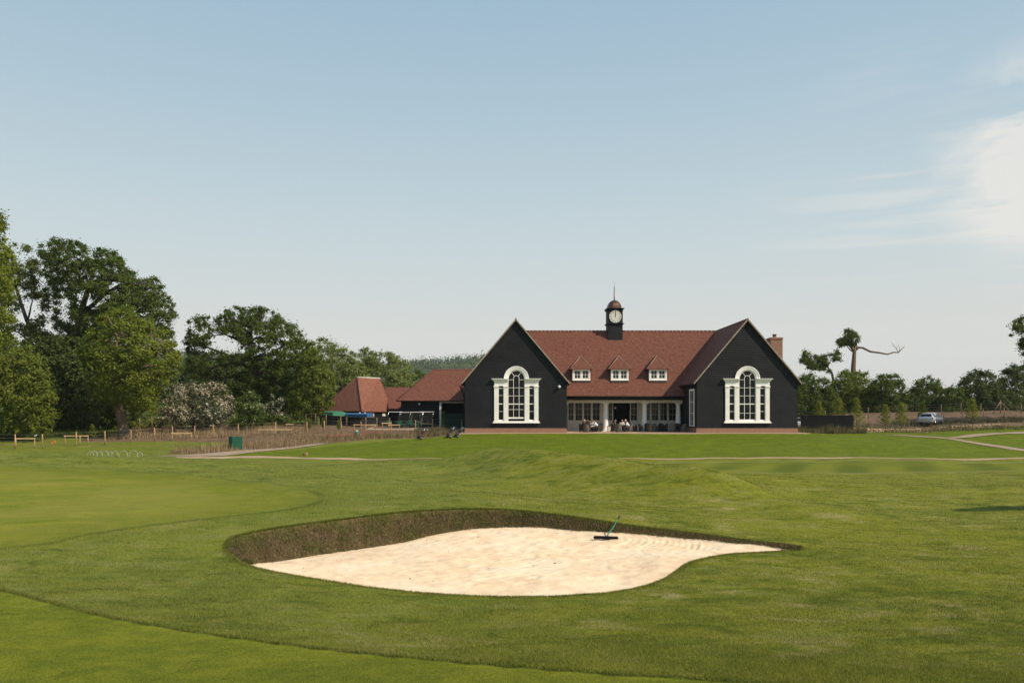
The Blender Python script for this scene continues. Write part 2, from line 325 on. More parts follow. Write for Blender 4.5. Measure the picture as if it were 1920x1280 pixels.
def GZ(x, y):
    x = np.asarray(x, float); sh = x.shape; x = x.ravel(); y = np.asarray(y, float).ravel()
    z = tps_eval(TF, np.clip(x, -75, 95), np.clip(y, -20, 125))
    k = ss(77.2, 78.9, y)*(1-ss(96, 102, y))*ss(-7.5, -4.6, x)*(1-ss(32, 35, x)); z = z*(1-k)+1.185*k
    far = ss(112, 150, y)+ss(70, 120, np.abs(x)); far = np.clip(far, 0, 1); z = z*(1-far)+1.5*far
    q_ = ss(5, 14, np.abs(y-16)+np.abs(x)*.4)*(1-k); z = z+q_*(ridges(x, y)+.05*np.sin(x*.55+1.3)*np.sin(y*.42)+.05*np.sin(x*.31+y*.23+.5)+.022*np.sin(x*1.1-y*.7))
    return z.reshape(sh)
def gz(x, y): return float(GZ(np.array([x]), np.array([y]))[0])
def G(px, Y, dz=0): x, y = XY(px, Y); return Vector((x, y, gz(x, y)+dz))
def hit(px, py, y0=5., y1=110.):
    """where the ray through a photo pixel first meets the ground"""
    Y = np.geomspace(y0, y1, 2500); X = (px-CX)*Y/F; z = GZ(X, Y); zr = EZ-(py-CY)*Y/F
    i = np.argmax(zr < z); i = i if (zr < z).any() else len(Y)-1
    return (X[i], Y[i])
def inpoly(x, y, poly):
    x = np.asarray(x, float); y = np.asarray(y, float); c = np.zeros(x.shape, bool); n = len(poly)
    for i in range(n):
        x0, y0 = poly[i]; x1, y1 = poly[(i+1) % n]
        if y0 == y1: continue
        c ^= ((y0 > y) != (y1 > y)) & (x < (x1-x0)*(y-y0)/(y1-y0)+x0)
    return c
def sdf(x, y, poly):
    x = np.asarray(x, float).ravel(); y = np.asarray(y, float).ravel(); d = np.full(len(x), 1e9); n = len(poly)
    for i in range(n):
        a = np.array(poly[i]); b = np.array(poly[(i+1) % n]); e = b-a; L = max(e@e, 1e-9)
        t = np.clip(((x-a[0])*e[0]+(y-a[1])*e[1])/L, 0, 1); d = np.minimum(d, (x-a[0]-t*e[0])**2+(y-a[1]-t*e[1])**2)
    return np.where(inpoly(x, y, poly), 1, -1)*np.sqrt(d)
def smooth_loop(pts, step, closed=True):
    """Catmull-Rom through pts (any dimension), resampled at about `step`"""
    pts = np.array(pts, float); n = len(pts); out = []
    for i in range(n if closed else n-1):
        g = (lambda k: pts[k % n]) if closed else (lambda k: pts[min(max(k, 0), n-1)])
        p0, p1, p2, p3 = g(i-1), g(i), g(i+1), g(i+2); m = max(1, int(round(np.linalg.norm((p2-p1)[:2])/step)))
        for j in range(m):
            t = j/m; out.append(.5*((2*p1)+(-p0+p2)*t+(2*p0-5*p1+4*p2-p3)*t*t+(-p0+3*p1-3*p2+p3)*t**3))
    if not closed: out.append(pts[-1])
    return np.array(out)
# bunker: lip and foot as matching loops
foot = []
for (px, py, Y) in LIP_B:
    fy = FOOT_B.get(px) or (1037 if px == 432 else None)
    q = P(px, fy, Y-.28-.25*max(0, min(1, (900-px)/400.))*(px > 430)) if px > 426 else P(px+8, fy+2, Y-.05)
    if px < 480: q = P(466+(px-425)*.22, 1058, 14.35)
    foot.append((q.x, q.y, q.z))
nb = len(foot); ctr = np.array([P(980, 1060, 15.2).x, 15.2])
for (px, py, Y) in LIP_F:
    q = P(px, py, Y); foot.append((q.x, q.y, q.z-.13))
lip3 = [w(p) for p in LIP_B+LIP_F]
both = np.hstack([np.array(lip3), np.array(foot)])
LOOP = smooth_loop(both, .10)
LIP, FOOT = LOOP[:, :3].copy(), LOOP[:, 3:].copy()
NL = len(LIP); SPL = int(np.argmin(np.abs(LIP[:, 0]-P(1502, 1027, 16.5).x)+np.abs(LIP[:, 1]-16.5)))
jit = RNG.normal(0, 1, (NL, 2)); k5 = np.ones(3)/3
jit = np.c_[np.convolve(np.r_[jit[-1:, 0], jit[:, 0], jit[:1, 0]], k5, 'valid'), np.convolve(np.r_[jit[-1:, 1], jit[:, 1], jit[:1, 1]], k5, 'valid')]
LIP[:, :2] += jit*.012
LIP[:, 2] = GZ(LIP[:, 0], LIP[:, 1])
fj = RNG.normal(0, 1, (NL, 2)); fj[SPL:] *= .2; FOOT[:SPL, :2] += fj[:SPL]*.02; FOOT[:SPL, 2] += fj[:SPL, 0]*.012
for i in range(SPL, NL):       # near side: foot pulled a little into the hollow
    t = LIP[(i+1) % NL]-LIP[i-1]; nrm = np.array([-t[1], t[0]]); nrm /= np.linalg.norm(nrm)+1e-9
    FOOT[i, :2] = LIP[i, :2]+(-nrm*.07 if not inpoly(np.array([LIP[i, 0]+nrm[0]*.1]), np.array([LIP[i, 1]+nrm[1]*.1]), LIP[:, :2].tolist())[0] else nrm*.07)
    FOOT[i, 2] = LIP[i, 2]-.055
tipx = P(480, 1062, 13.8).x; tip = np.array(P(465, 1057, 14.4))
for i in range(SPL, NL):
    if LIP[i, 0] < tipx: FOOT[i] = tip+np.array([.02*(NL-i)/8., -.02*(NL-i)/8., 0]) if LIP[i, 0] < tipx-.12 else FOOT[i]
LIPP = LIP[:, :2].tolist(); FOOTP = FOOT[:, :2].tolist()
print('lip', NL, SPL)
# regions given by photo outlines, laid on the ground
def reg(pts): return [hit(*p) for p in pts]
FAIR = [(-14, -25), (-14, 3)]+[hit(*p) for p in [(-320,1060),(-150,1083),(0,1104),(100,1129),(200,1154),(350,1180),(500,1201),(700,1224),(950,1246),(1160,1262),(1410,1277)]]+[(4.5, 5.6), (9, 4.5), (9, -25)]
FAIR = smooth_loop(FAIR, .5).tolist()
GREEN = smooth_loop([hit(*p) for p in [(-500,1010),(0,1012),(120,990),(250,974),(350,964),(420,952),(452,938),(440,922),(360,907),(250,897),(100,889),(-100,884),(-500,884)]], .8).tolist()
COLLAR = smooth_loop([hit(*p) for p in [(-600,1040),(0,1028),(150,1003),(300,982),(420,968),(540,955),(600,938),(585,921),(500,907),(400,896),(250,884),(100,877),(-600,872)]], .8).tolist()
SOIL = [[XY(*p) for p in [(150,75),(300,74.5),(420,72),(520,73),(620,78),(730,79.5),(800,80),(866,80.5),(866,99),(600,99),(400,95),(240,93),(205,84),(160,80)]],
        [XY(*p) for p in [(318,61.8),(380,60.9),(430,62.5),(520,67),(600,72.5),(700,76),(790,77.2),(868,79.0),(868,82),(700,79.5),(560,76),(440,70.5),(380,66.5),(325,65)]],
        [XY(*p) for p in [(1490,86),(1640,88),(1760,90),(2100,84),(2600,80),(2600,125),(1600,125),(1470,105)]]]
MOWN = [XY(*p) for p in [(1000,54),(1350,55.5),(1920,55),(2500,55),(2500,44),(1920,44),(1500,45),(1100,48)]]
LAWN = [XY(*p) for p in [(420,60),(700,59.5),(1400,59.3),(2500,58.5),(2700,80),(1900,87),(1500,86),(1000,86),(868,79),(790,77),(640,71.5),(520,65)]]
# ground sheet: fan of points, finer close to the camera
pts = []
Ys = np.concatenate([np.geomspace(3.0, 10.5, 46)[:-1], np.geomspace(10.5, 24, 80)[:-1], np.geomspace(24, 130, 110)[:-1], np.geomspace(130, 6500, 26)])
for i, Y in enumerate(Ys):
    nu = 210 if Y < 130 else 70
    u = np.linspace(-.86, .90, nu)+(.5*(i % 2))*1.76/nu
    pts.append(np.c_[u*Y, np.full(nu, Y)])
uu = np.concatenate([-np.geomspace(.95, 30, 14)[::-1], np.geomspace(1, 30, 14)])
for Y in np.concatenate([np.geomspace(3, 130, 26), np.geomspace(160, 6500, 10)]): pts.append(np.c_[uu*Y, np.full(len(uu), Y)])
for Y in (2, 0, -3, -8, -15, -30, -80, -300, -1500): pts.append(np.c_[np.array([-3000, -900, -300, -120, -60, -30, -18, -10, -6, -3, -1, 1, 3, 6, 10, 18, 30, 60, 120, 300, 900, 3000]), np.full(22, float(Y))])
pts = np.concatenate(pts)
pts = pts[np.abs(sdf(pts[:, 0], pts[:, 1], LIPP)) > .05]
pts = pts[~inpoly(pts[:, 0], pts[:, 1], LIPP)]
allp = np.r_[LIP[:, :2], pts]
res = delaunay_2d_cdt([Vector(p) for p in allp], [(i, (i+1) % NL) for i in range(NL)], [], 0, 1e-6)
V2 = np.array([tuple(v) for v in res[0]]); T = np.array([f for f in res[2] if len(f) == 3])
cen = V2[T].mean(1); T = T[~inpoly(cen[:, 0], cen[:, 1], LIPP)]
Z = GZ(V2[:, 0], V2[:, 1])
def fields(x, y):
    m = {}
    m['fair'] = np.clip(sdf(x, y, FAIR), -3, 3); m['green'] = np.clip(sdf(x, y, GREEN), -4, 4); m['collar'] = np.clip(sdf(x, y, COLLAR), -4, 4)
    s = sdf(x, y, SOIL[0]); 
    for q in SOIL[1:]: s = np.maximum(s, sdf(x, y, q))
    m['soil'] = np.clip(s, -4, 4); m['mown'] = np.clip(sdf(x, y, MOWN), -4, 4); m['lawn'] = np.clip(sdf(x, y, LAWN), -4, 4)
    return m
FLD = fields(V2[:, 0], V2[:, 1])
# fairway grass sits a little lower than the rough beside it
Z2 = Z-.022*ss(-.06, .06, FLD['fair'])
# the grass colour: shared by the sheet and by the blades that stand on it
def grass_colour(t):
    p = t.pos(); big = t.noise(p, .16, 4, .6, .6); mid = t.noise(p, .75, 6, .62, .5); sm = t.noise(p, 3.4, 6, .65); fine = t.noise(p, 22, 4, .7)
    st = t.noise(t.map(p, (.7, 1.5, 1), (0, 0, -.2)), .9, 6, .66, .8)
    v = t.math('ADD', t.math('MULTIPLY', mid, .5), t.math('MULTIPLY', sm, .5))
    rough = t.mix(t.rng(v, .36, .62), (.084, .104, .008), (.225, .222, .024)); rough = t.mix(t.rng(big, .35, .65, 0, .55), rough, (.200, .205, .012))
    sx = t.n.new('ShaderNodeSeparateXYZ'); t.l.new(p, sx.inputs[0])
    side = t.math('ADD', sx.outputs[0], t.math('MULTIPLY', mid, 3)); rough = t.mix(t.rng(side, 5, -3, 0, .42), rough, (.135, .170, .036))
    stk = t.noise(t.map(p, (.7, 1.5, 1), (0, 0, .35)), 1.1, 6, .65, 1.2); rough = t.mix(t.rng(stk, .50, .66, 0, .55), rough, (.215, .215, .065)); rough = t.mix(t.rng(stk, .46, .36, 0, .6), rough, (.045, .072, .006))
    dry = t.math('MULTIPLY', t.rng(st, .50, .64), t.rng(mid, .46, .60)); near = t.math('MULTIPLY', t.rng(sx.outputs[1], 8, 40, 1, .2), t.rng(sx.outputs[0], -6, 4, .35, 1))
    rough = t.mix(t.math('MULTIPLY', t.math('MULTIPLY', dry, near), .75), rough, (.38, .31, .16))
    fair = t.mix(t.rng(v, .35, .65), (.090, .120, .007), (.205, .218, .018)); fair = t.mix(t.rng(big, .35, .65, 0, .4), fair, (.195, .200, .014))
    green = t.mix(t.rng(st, .35, .65), (.135, .170, .010), (.225, .225, .024))
    green = t.mix(t.rng(big, .4, .6, 0, .5), green, (.255, .230, .045))
    coll = t.mix(t.rng(v, .35, .65), (.125, .145, .012), (.195, .200, .022))
    lawn = t.mix(t.rng(v, .35, .65), (.080, .110, .004), (.155, .188, .008)); lawn = t.mix(t.rng(st, .40, .7, 0, .8), lawn, (.095, .125, .008))
    strp = t.math('ADD', sx.outputs[0], t.math('MULTIPLY', sx.outputs[1], -.48)); sw = t.math('MULTIPLY', t.math('SINE', t.math('MULTIPLY', strp, 1.5)), t.rng(big, .42, .58, .1, 1))
    mown = t.mix(t.rng(sw, -.8, .8), (.100, .122, .010), (.175, .185, .018))
    wob = t.math('MULTIPLY', t.math('SUBTRACT', fine, .5), .10)
    def edge(nm, wd=.06, wo=1.): return t.rng(t.math('ADD', t.attr(nm), t.math('MULTIPLY', wob, wo)), -wd, wd)
    c = t.mix(edge('mown', .15, 3), rough, mown); c = t.mix(edge('lawn', .2, 4), c, lawn)
    mr = t.math('ABSOLUTE', t.attr('mown')); c = t.mix(t.rng(mr, .1, .9, .45, 0), c, (.21, .205, .07)); c = t.mix(edge('fair'), c, fair); fe_ = t.math('ABSOLUTE', t.math('ADD', t.attr('fair'), -.01)); c = t.mix(t.math('MULTIPLY', t.rng(fe_, .015, .07, .45, 0), t.rng(mid, .35, .5, .4, 1)), c, (.035, .045, .010)); c = t.mix(edge('collar', .9), c, coll)  # fairway-edge line: the rough's edge shadow and dark thatch painted into the colour
    cut = t.math('ABSOLUTE', t.math('ADD', t.attr('collar'), .02)); c = t.mix(t.math('MULTIPLY', t.rng(cut, .04, .20, .55, 0), t.rng(big, .4, .55)), c, (.05, .07, .01))  # dark collar line: shade of the cut step and thatch, painted in
    c = t.mix(edge('green', 1.8), c, green)
    rim = t.math('ABSOLUTE', t.attr('green')); c = t.mix(t.rng(rim, .05, .30, .0, 0), c, (.13, .17, .02))
    return c, fine, sm, p, edge
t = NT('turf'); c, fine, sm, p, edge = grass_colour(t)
grit = t.noise(p, 60, 5, .7); far = t.noise(t.map(p, (1, .35, 1)), 9, 6, .75)
c = t.mix(t.rng(fine, .35, .70, 0, .55), t.mix(.0, c, c), t.mix(.55, c, (.02, .03, .006)))
c = t.mix(t.rng(far, .52, .75, 0, .35), c, t.mix(.5, c, (.25, .25, .08)))
so1 = t.noise(p, .8, 7, .7); so2 = t.noise(p, 5, 6, .7)
soil = t.mix(t.rng(so1, .35, .65), (.125, .078, .050), (.21, .135, .082)); soil = t.mix(t.rng(so2, .45, .7, 0, .6), soil, (.07, .045, .03)); soil = t.mix(t.rng(t.noise(p, .5, 5, .7), .55, .66, 0, .6), soil, (.06, .08, .02))
c = t.mix(edge('soil', .25, 8), c, soil)
t.bump(t.math('ADD', t.math('MULTIPLY', fine, .5), t.math('MULTIPLY', far, .6)), .8, .03); M['turf'] = t.fin(c, .95, .08)
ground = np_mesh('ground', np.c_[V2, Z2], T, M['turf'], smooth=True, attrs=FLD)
tag(ground, 'undulating mown golf course turf around the bunker', kind='structure')
# bunker bank: turf face between lip and sand
ROWS = 9; vs = []; fs = []
for r in range(ROWS+1):
    k = r/ROWS; q = LIP*(1-k)+FOOT*k
    bulge = np.zeros(NL); bulge[:SPL] = .05*math.sin(math.pi*k)
    n2 = RNG.normal(0, 1, NL)*(.014 if 0 < r < ROWS else 0)
    d = np.roll(LIP[:, :2], -1, 0)-np.roll(LIP[:, :2], 1, 0); nn = np.c_[-d[:, 1], d[:, 0]]; nn /= np.linalg.norm(nn, axis=1)[:, None]+1e-9
    q = q.copy(); q[:, :2] += nn*(bulge+n2)[:, None]
    if r == ROWS: q[:, 2] -= .05
    vs.append(q)
for r in range(ROWS):
    for i in range(NL): j = (i+1) % NL; fs.append((r*NL+i, (r+1)*NL+i, (r+1)*NL+j, r*NL+j))
def bank_colour(t):
    p = t.pos(); n1 = t.noise(p, 2.2, 6, .6); n2 = t.noise(t.map(p, (1, 1, .5)), 14, 6, .75); n3 = t.noise(t.map(p, (1, 1, .7)), 50, 4, .7)
    c = t.mix(t.rng(n1, .38, .62), (.165, .115, .062), (.098, .098, .030)); c = t.mix(t.rng(n2, .5, .7, 0, .8), c, (.26, .20, .125)); c = t.mix(t.rng(n3, .5, .75, 0, .6), c, (.025, .018, .010))
    return c, n2
t = NT('bunker_bank_turf'); c, n2 = bank_colour(t); t.bump(n2, 1, .05); M['bank'] = t.fin(c, .95, .08)
bank = np_mesh('bank', np.concatenate(vs), fs, M['bank'], smooth=True); tag(bank, 'brown stacked-turf face around the back of the bunker', kind='structure')
# sand
sc_ = [(x, y, z) for x, y, z in FOOT[::6]]
for px, py, Y in [(700,1060,14.7),(900,1075,14.0),(850,1030,16.6),(1000,1030,16.8),(1100,1060,14.9),(1200,1030,16.6),(1000,1090,13.2),(1300,1022,17.0),(600,1065,14.4)]:
    q = P(px, py, Y); sc_.append((q.x, q.y, q.z))
SF = tps_fit(np.array(sc_), 6e-2)
m1x = XY(1240, 17.0)[0]
gx, gy = np.meshgrid(np.arange(-5.9, 7.0, .045), np.arange(11.8, 20.0, .05)); gx = gx.ravel()+RNG.uniform(-.01, .01, gx.size); gy = gy.ravel()+RNG.uniform(-.01, .01, gy.size)
ins = sdf(gx, gy, FOOTP) > .03; gx, gy = gx[ins], gy[ins]
fx, fy = np.meshgrid(np.arange(m1x-1.5, m1x+1.5, .026), np.arange(15.6, 18.6, .03)); fx, fy = fx.ravel(), fy.ravel(); kf = (np.hypot(fx-m1x, fy-17) < 1.45) & (sdf(fx, fy, FOOTP) > .04); kg = np.hypot(gx-m1x, gy-17) > 1.47; gx, gy = np.r_[gx[kg], fx[kf]], np.r_[gy[kg], fy[kf]]
sp = np.r_[FOOT[:, :2], np.c_[gx, gy]]
res = delaunay_2d_cdt([Vector(p) for p in sp], [(i, (i+1) % NL) for i in range(NL)], [], 0, 1e-6)
S2 = np.array([tuple(v) for v in res[0]]); STEPS = [(-1.5+.42*i_+(.1 if i_ % 2 else -.1), 14.2+.33*i_+(.12 if i_ % 2 else -.12)) for i_ in range(7)]+[(-2.6, 15.3), (-2.2, 15.2), (.6, 13.6), (1.1, 13.8), (2.0, 14.6)]; SWIRL = [(*XY(1150, 17.6), *XY(1240, 17.0), 1.5, .15, .0075), (*XY(1500, 11), *XY(1070, 16.2), 2.4, .19, .007), (*XY(500, 24), *XY(850, 14.6), 2.6, .22, .007), (*XY(900, 20.5), *XY(980, 17.2), 1.8, .2, .008)]; ST = np.array([f for f in res[2] if len(f) == 3]); cen = S2[ST].mean(1); ST = ST[inpoly(cen[:, 0], cen[:, 1], FOOTP)]
def vnoise(x, y, s, seed):
    r = np.random.default_rng(seed); g = r.uniform(-1, 1, (64, 64)); X = x/s; Y = y/s; i = np.floor(X).astype(int); j = np.floor(Y).astype(int); fx = X-i; fy = Y-j
    fx = fx*fx*(3-2*fx); fy = fy*fy*(3-2*fy); a = g[i % 64, j % 64]; b = g[(i+1) % 64, j % 64]; c_ = g[i % 64, (j+1) % 64]; d_ = g[(i+1) % 64, (j+1) % 64]
    return (a*(1-fx)+b*fx)*(1-fy)+(c_*(1-fx)+d_*fx)*fy
def sand_z(x, y):
    z = tps_eval(SF, x, y)
    e = sdf(x, y, FOOTP); k = ss(0, .5, e)
    z = z+k*(.026*vnoise(x, y, 1.1, 1)+.018*vnoise(x, y, .45, 2)+.013*vnoise(x, y, .2, 3)+.009*vnoise(x, y, .1, 4))
    for (cx_, cy_, mx_, my_, R_, lam, amp) in SWIRL:
        m = 1-ss(R_*.5, R_, np.hypot(x-mx_, (y-my_)*1.15)); d = np.hypot(x-cx_, y-cy_)+.06*vnoise(x, y, .9, 6); z = z+k*m*amp*np.sin(d*2*np.pi/lam)*(.4+.6*np.clip(vnoise(x, y, .8, 7)+.7, 0, 1))
    for (fx_, fy_) in STEPS: z = z-k*(.028*np.exp(-(((x-fx_)/.09)**2+((y-fy_)/.16)**2))-.012*np.exp(-(((x-fx_)/.17)**2+((y-fy_)/.27)**2)))
    return z
SZ = sand_z(S2[:, 0], S2[:, 1])
t = NT('bunker_sand'); p = t.pos(); sx = t.n.new('ShaderNodeSeparateXYZ'); t.l.new(p, sx.inputs[0])
n0 = t.noise(p, .55, 5, .6); n1 = t.noise(p, 3, 7, .65); n2 = t.noise(p, 26, 5, .7)
c = t.mix(t.rng(n1, .35, .65), (.69, .495, .315), (.83, .625, .42)); c = t.mix(t.rng(n0, .42, .62, 0, .6), c, (.84, .68, .49))
def rakes(cxy, scale, mask_c, r0, r1, wob=.6):
    d = t.n.new('ShaderNodeVectorMath'); d.operation = 'DISTANCE'; t.l.new(t.map(p, (1, 1, 0)), d.inputs[0]); d.inputs[1].default_value = (cxy[0], cxy[1], 0)
    wv = t.math('SINE', t.math('MULTIPLY', t.math('ADD', d.outputs['Value'], t.math('MULTIPLY', t.noise(p, 1.4, 2), wob)), scale))
    m = t.n.new('ShaderNodeVectorMath'); m.operation = 'DISTANCE'; t.l.new(t.map(p, (1, 1, 0)), m.inputs[0]); m.inputs[1].default_value = (mask_c[0], mask_c[1], 0)
    return t.math('MULTIPLY', wv, t.rng(m.outputs['Value'], r0, r1, 1, 0))
c1 = XY(1185, 18.5); m1 = XY(1230, 16.9); c2 = XY(1500, 11); m2 = XY(1060, 16.0); c3 = XY(500, 24); m3 = XY(880, 14.4)
rk = t.math('ADD', rakes(c1, 52, m1, .3, 1.5), t.math('ADD', t.math('MULTIPLY', rakes(c2, 46, m2, .5, 2.8), .6), t.math('MULTIPLY', rakes(c3, 40, m3, .6, 3.0), .45)))
rk = t.math('MULTIPLY', rk, t.rng(t.noise(p, 1.1, 3), .38, .6, .15, 1))
peb = t.n.new('ShaderNodeTexVoronoi'); t.l.new(p, peb.inputs['Vector']); peb.inputs['Scale'].default_value = 7; pm = t.math('MULTIPLY', t.rng(peb.outputs['Distance'], .03, .09, 1, 0), t.rng(t.noise(p, 2.5, 2), .5, .62))
c = t.mix(t.math('MULTIPLY', pm, .35), c, (.34, .24, .15))
t.bump(t.math('ADD', t.math('MULTIPLY', rk, -.35), t.math('ADD', t.math('MULTIPLY', n1, .8), t.math('MULTIPLY', n2, .35))), .75, .03); M['sand'] = t.fin(c, .95, .1)
sand = np_mesh('sand', np.c_[S2, SZ], ST, M['sand'], smooth=True); tag(sand, 'pale raked sand filling the bunker', kind='structure')
# ---- grass blades (stuff): short leaves standing on the sheet, denser close by
def blades_mesh(name, x, y, z, h, wd, lean, mat, label, extra=None, nrm=None):
    n = len(x); a = RNG.uniform(0, 2*np.pi, n); ca, sa = np.cos(a), np.sin(a); la = RNG.uniform(0, 2*np.pi, n); L = lean*h*RNG.uniform(.2, 1.3, n)
    b = np.c_[x, y, z]; V = np.empty((n, 3, 3)); V[:, 0] = b-np.c_[ca, sa, 0*x]*wd[:, None]/2; V[:, 1] = b+np.c_[ca, sa, 0*x]*wd[:, None]/2
    V[:, 2] = b+np.c_[np.cos(la)*L, np.sin(la)*L, h]
    if nrm is not None: V[:, 2] += nrm*h[:, None]
    att = {'tint': np.repeat(RNG.uniform(0, 1, n), 3)}
    for k, v in (extra or {}).items(): att[k] = np.repeat(v, 3)
    o = np_mesh(name, V.reshape(-1, 3), np.arange(3*n).reshape(-1, 3), mat, attrs=att); tag(o, label, kind='stuff'); return o
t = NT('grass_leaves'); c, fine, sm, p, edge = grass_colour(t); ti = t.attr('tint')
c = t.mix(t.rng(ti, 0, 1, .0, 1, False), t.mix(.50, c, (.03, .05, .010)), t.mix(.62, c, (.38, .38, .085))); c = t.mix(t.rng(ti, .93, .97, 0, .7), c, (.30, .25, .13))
t.fin(c, .7, .08); tr = t.n.new('ShaderNodeBsdfTranslucent'); t.l.new(c, tr.inputs[0]); ms = t.n.new('ShaderNodeMixShader'); ms.inputs[0].default_value = .35
t.l.new(t.b.outputs[0], ms.inputs[1]); t.l.new(tr.outputs[0], ms.inputs[2]); t.l.new(ms.outputs[0], t.out.inputs[0]); M['leafgrass'] = t.m
N = 1150000; u = RNG.uniform(-.90, .95, N); v = RNG.uniform(1/44., 1/5.2, N); Y = 1/v; X = u*Y
ok = sdf(X, Y, LIPP) < -.01; X, Y = X[ok], Y[ok]; fl = fields(X, Y)
short = np.clip(ss(-.03, .03, fl['fair'])+ss(-.1, .1, fl['collar']), 0, 1)
keep = (fl['green'] < -.1) & ((short < .5) | (RNG.uniform(0, 1, len(X)) < .9)) & ~((fl['collar'] > 0) & (Y > 16) & (RNG.uniform(0, 1, len(X)) < .6))
X, Y, short = X[keep], Y[keep], short[keep]; fl = {k: q[keep] for k, q in fl.items()}
Zb = GZ(X, Y)-.022*ss(-.06, .06, fl['fair'])
n1_ = vnoise(X, Y, .5, 9); hh = (.023+.009*n1_)*(1-short)+.012*short; hh *= (1+Y*.012)*RNG.uniform(.6, 1.35, len(X)); ww = np.maximum(.005, Y*.00062)*RNG.uniform(.7, 1.2, len(X))
blades_mesh('grass', X, Y, Zb-.004, hh, ww, .75, M['leafgrass'], 'short rough and fairway grass covering the ground around the bunker', fl)
# taller cut edge of the rough along the fairway
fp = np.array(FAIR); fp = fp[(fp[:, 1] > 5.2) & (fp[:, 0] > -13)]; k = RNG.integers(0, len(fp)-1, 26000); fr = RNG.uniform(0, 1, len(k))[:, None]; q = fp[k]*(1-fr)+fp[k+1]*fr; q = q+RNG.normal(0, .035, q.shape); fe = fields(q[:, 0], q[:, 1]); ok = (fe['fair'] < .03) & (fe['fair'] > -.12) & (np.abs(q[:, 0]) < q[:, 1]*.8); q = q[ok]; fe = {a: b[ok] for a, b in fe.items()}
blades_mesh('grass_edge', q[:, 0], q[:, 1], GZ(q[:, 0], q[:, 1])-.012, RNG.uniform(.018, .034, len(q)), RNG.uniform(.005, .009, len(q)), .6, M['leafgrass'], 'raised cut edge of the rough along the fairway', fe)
# fringe of longer grass hanging over the bunker lip, and dead grass on its face
k = RNG.integers(0, NL, 34000); fr = RNG.uniform(0, 1, len(k)); q = LIP[k]*(1-fr[:, None])+LIP[(k+1) % NL]*fr[:, None]
d = np.roll(LIP[:, :2], -1, 0)-LIP[:, :2]; nn = np.c_[-d[:, 1], d[:, 0]]; nn /= np.linalg.norm(nn, axis=1)[:, None]+1e-9
side = np.where(inpoly(LIP[10:11, 0]+nn[10, 0]*.1, LIP[10:11, 1]+nn[10, 1]*.1, LIPP)[0], -1, 1); out = nn[k]*side
q = q[:, :]+np.c_[out*np.abs(RNG.normal(0, .06, len(k)))[:, None], np.zeros(len(k))]; q[:, 2] = GZ(q[:, 0], q[:, 1])-.006
fe = fields(q[:, 0], q[:, 1]); hf = RNG.uniform(.035, .075, len(k)); hf[k >= SPL] *= .55
blades_mesh('grass_fringe', q[:, 0], q[:, 1], q[:, 2], hf, RNG.uniform(.008, .014, len(k)), .55, M['leafgrass'], 'longer grass fringe along the lip of the bunker', fe, nrm=np.c_[-out*.45, np.zeros(len(k))])
t = NT('dead_turf_fibres'); c, n2 = bank_colour(t); ti = t.attr('tint'); c = t.mix(t.rng(ti, 0, 1, 0, .7, False), c, (.15, .11, .055)); c = t.mix(t.rng(ti, .75, .9, 0, .6), c, (.085, .095, .02)); c = t.mix(t.rng(t.attr('upper'), .0, .32, .85, 0), c, (.10, .115, .015)); M['fibre'] = t.fin(c, .9, .1)
k = RNG.integers(0, SPL, 40000); fr = RNG.uniform(0, 1, len(k))**.9; q = LIP[k]*(1-fr[:, None])+FOOT[k]*fr[:, None]+np.c_[RNG.normal(0, .05, (len(k), 2)), RNG.normal(0, .01, len(k))]; q[:, :2] -= out[0:1]*0
q2 = q.copy(); q2[:, :2] += -nn[k]*side*.05
blades_mesh('dead_grass', q2[:, 0], q2[:, 1], q2[:, 2], RNG.uniform(.03, .07, len(k)), RNG.uniform(.008, .016, len(k)), .5, M['fibre'], 'dead grass fibres on the turf face of the bunker', {'upper': fr+RNG.normal(0, .05, len(fr))})
# small stones in the sand
mb = MB()
for i in range(60):
    while True:
        x, y = random.uniform(-5, 5.5), random.uniform(12.4, 19.4)
        if sdf([x], [y], FOOTP)[0] > .12: break
    r = random.uniform(.006, .014) if i > 5 else random.uniform(.014, .022); mb.ball((x, y, float(sand_z(np.array([x]), np.array([y]))[0])+r*.2), r, 1, random.uniform(.7, 1.2), .6, 6, 4)
tag(mb.build('gravel', simple('pebble', (.12, .085, .06), .8)), 'small dark pebbles scattered over the bunker sand', kind='stuff')
# ---- sheets on the ground
def strip(name, pts, mat, label, dz=.012, step=1.0, kind='structure', rag=.12):
    """pts: (x, y, half width) along the strip"""
    L = smooth_loop(pts, step, closed=False); vs = []; fs = []; n = len(L); W_ = 5
    for i in range(n):
        a = L[max(i-1, 0)]; b = L[min(i+1, n-1)]; d = (b-a)[:2]; d /= np.linalg.norm(d)+1e-9; nr = np.array([-d[1], d[0]])
        wl_, wr_ = L[i, 2]*(1+random.uniform(-rag, rag)), L[i, 2]*(1+random.uniform(-rag, rag))
        for j in range(W_): s_ = -wl_+(wl_+wr_)*j/(W_-1); vs.append((L[i, 0]+nr[0]*s_, L[i, 1]+nr[1]*s_))
    vs = np.array(vs); z = GZ(vs[:, 0], vs[:, 1])+dz
    for i in range(n-1):
        for j in range(W_-1): a = i*W_+j; fs.append((a, a+1, a+W_+1, a+W_))
    o = np_mesh(name, np.c_[vs, z], fs, mat, smooth=True); return tag(o, label, kind=kind)
def hp(px, py, y0, y1, w_): x, y = hit(px, py, y0, y1); return (x, y, w_)
strip('track', [hp(330,857,50,64,.5),(*XY(480,58.6),1.1),(*XY(640,58.8),.75),(*XY(760,58.6),.25),(*XY(900,58.7),.18),(*XY(1150,58.6),.18),(*XY(1300,58.4),.42),(*XY(1480,58.3),.6),(*XY(1700,58.1),.5),(*XY(1950,57.6),.45),(*XY(2500,57),.5)], M['track'], 'bare earth track running across the foot of the lawn', .02, rag=.35)
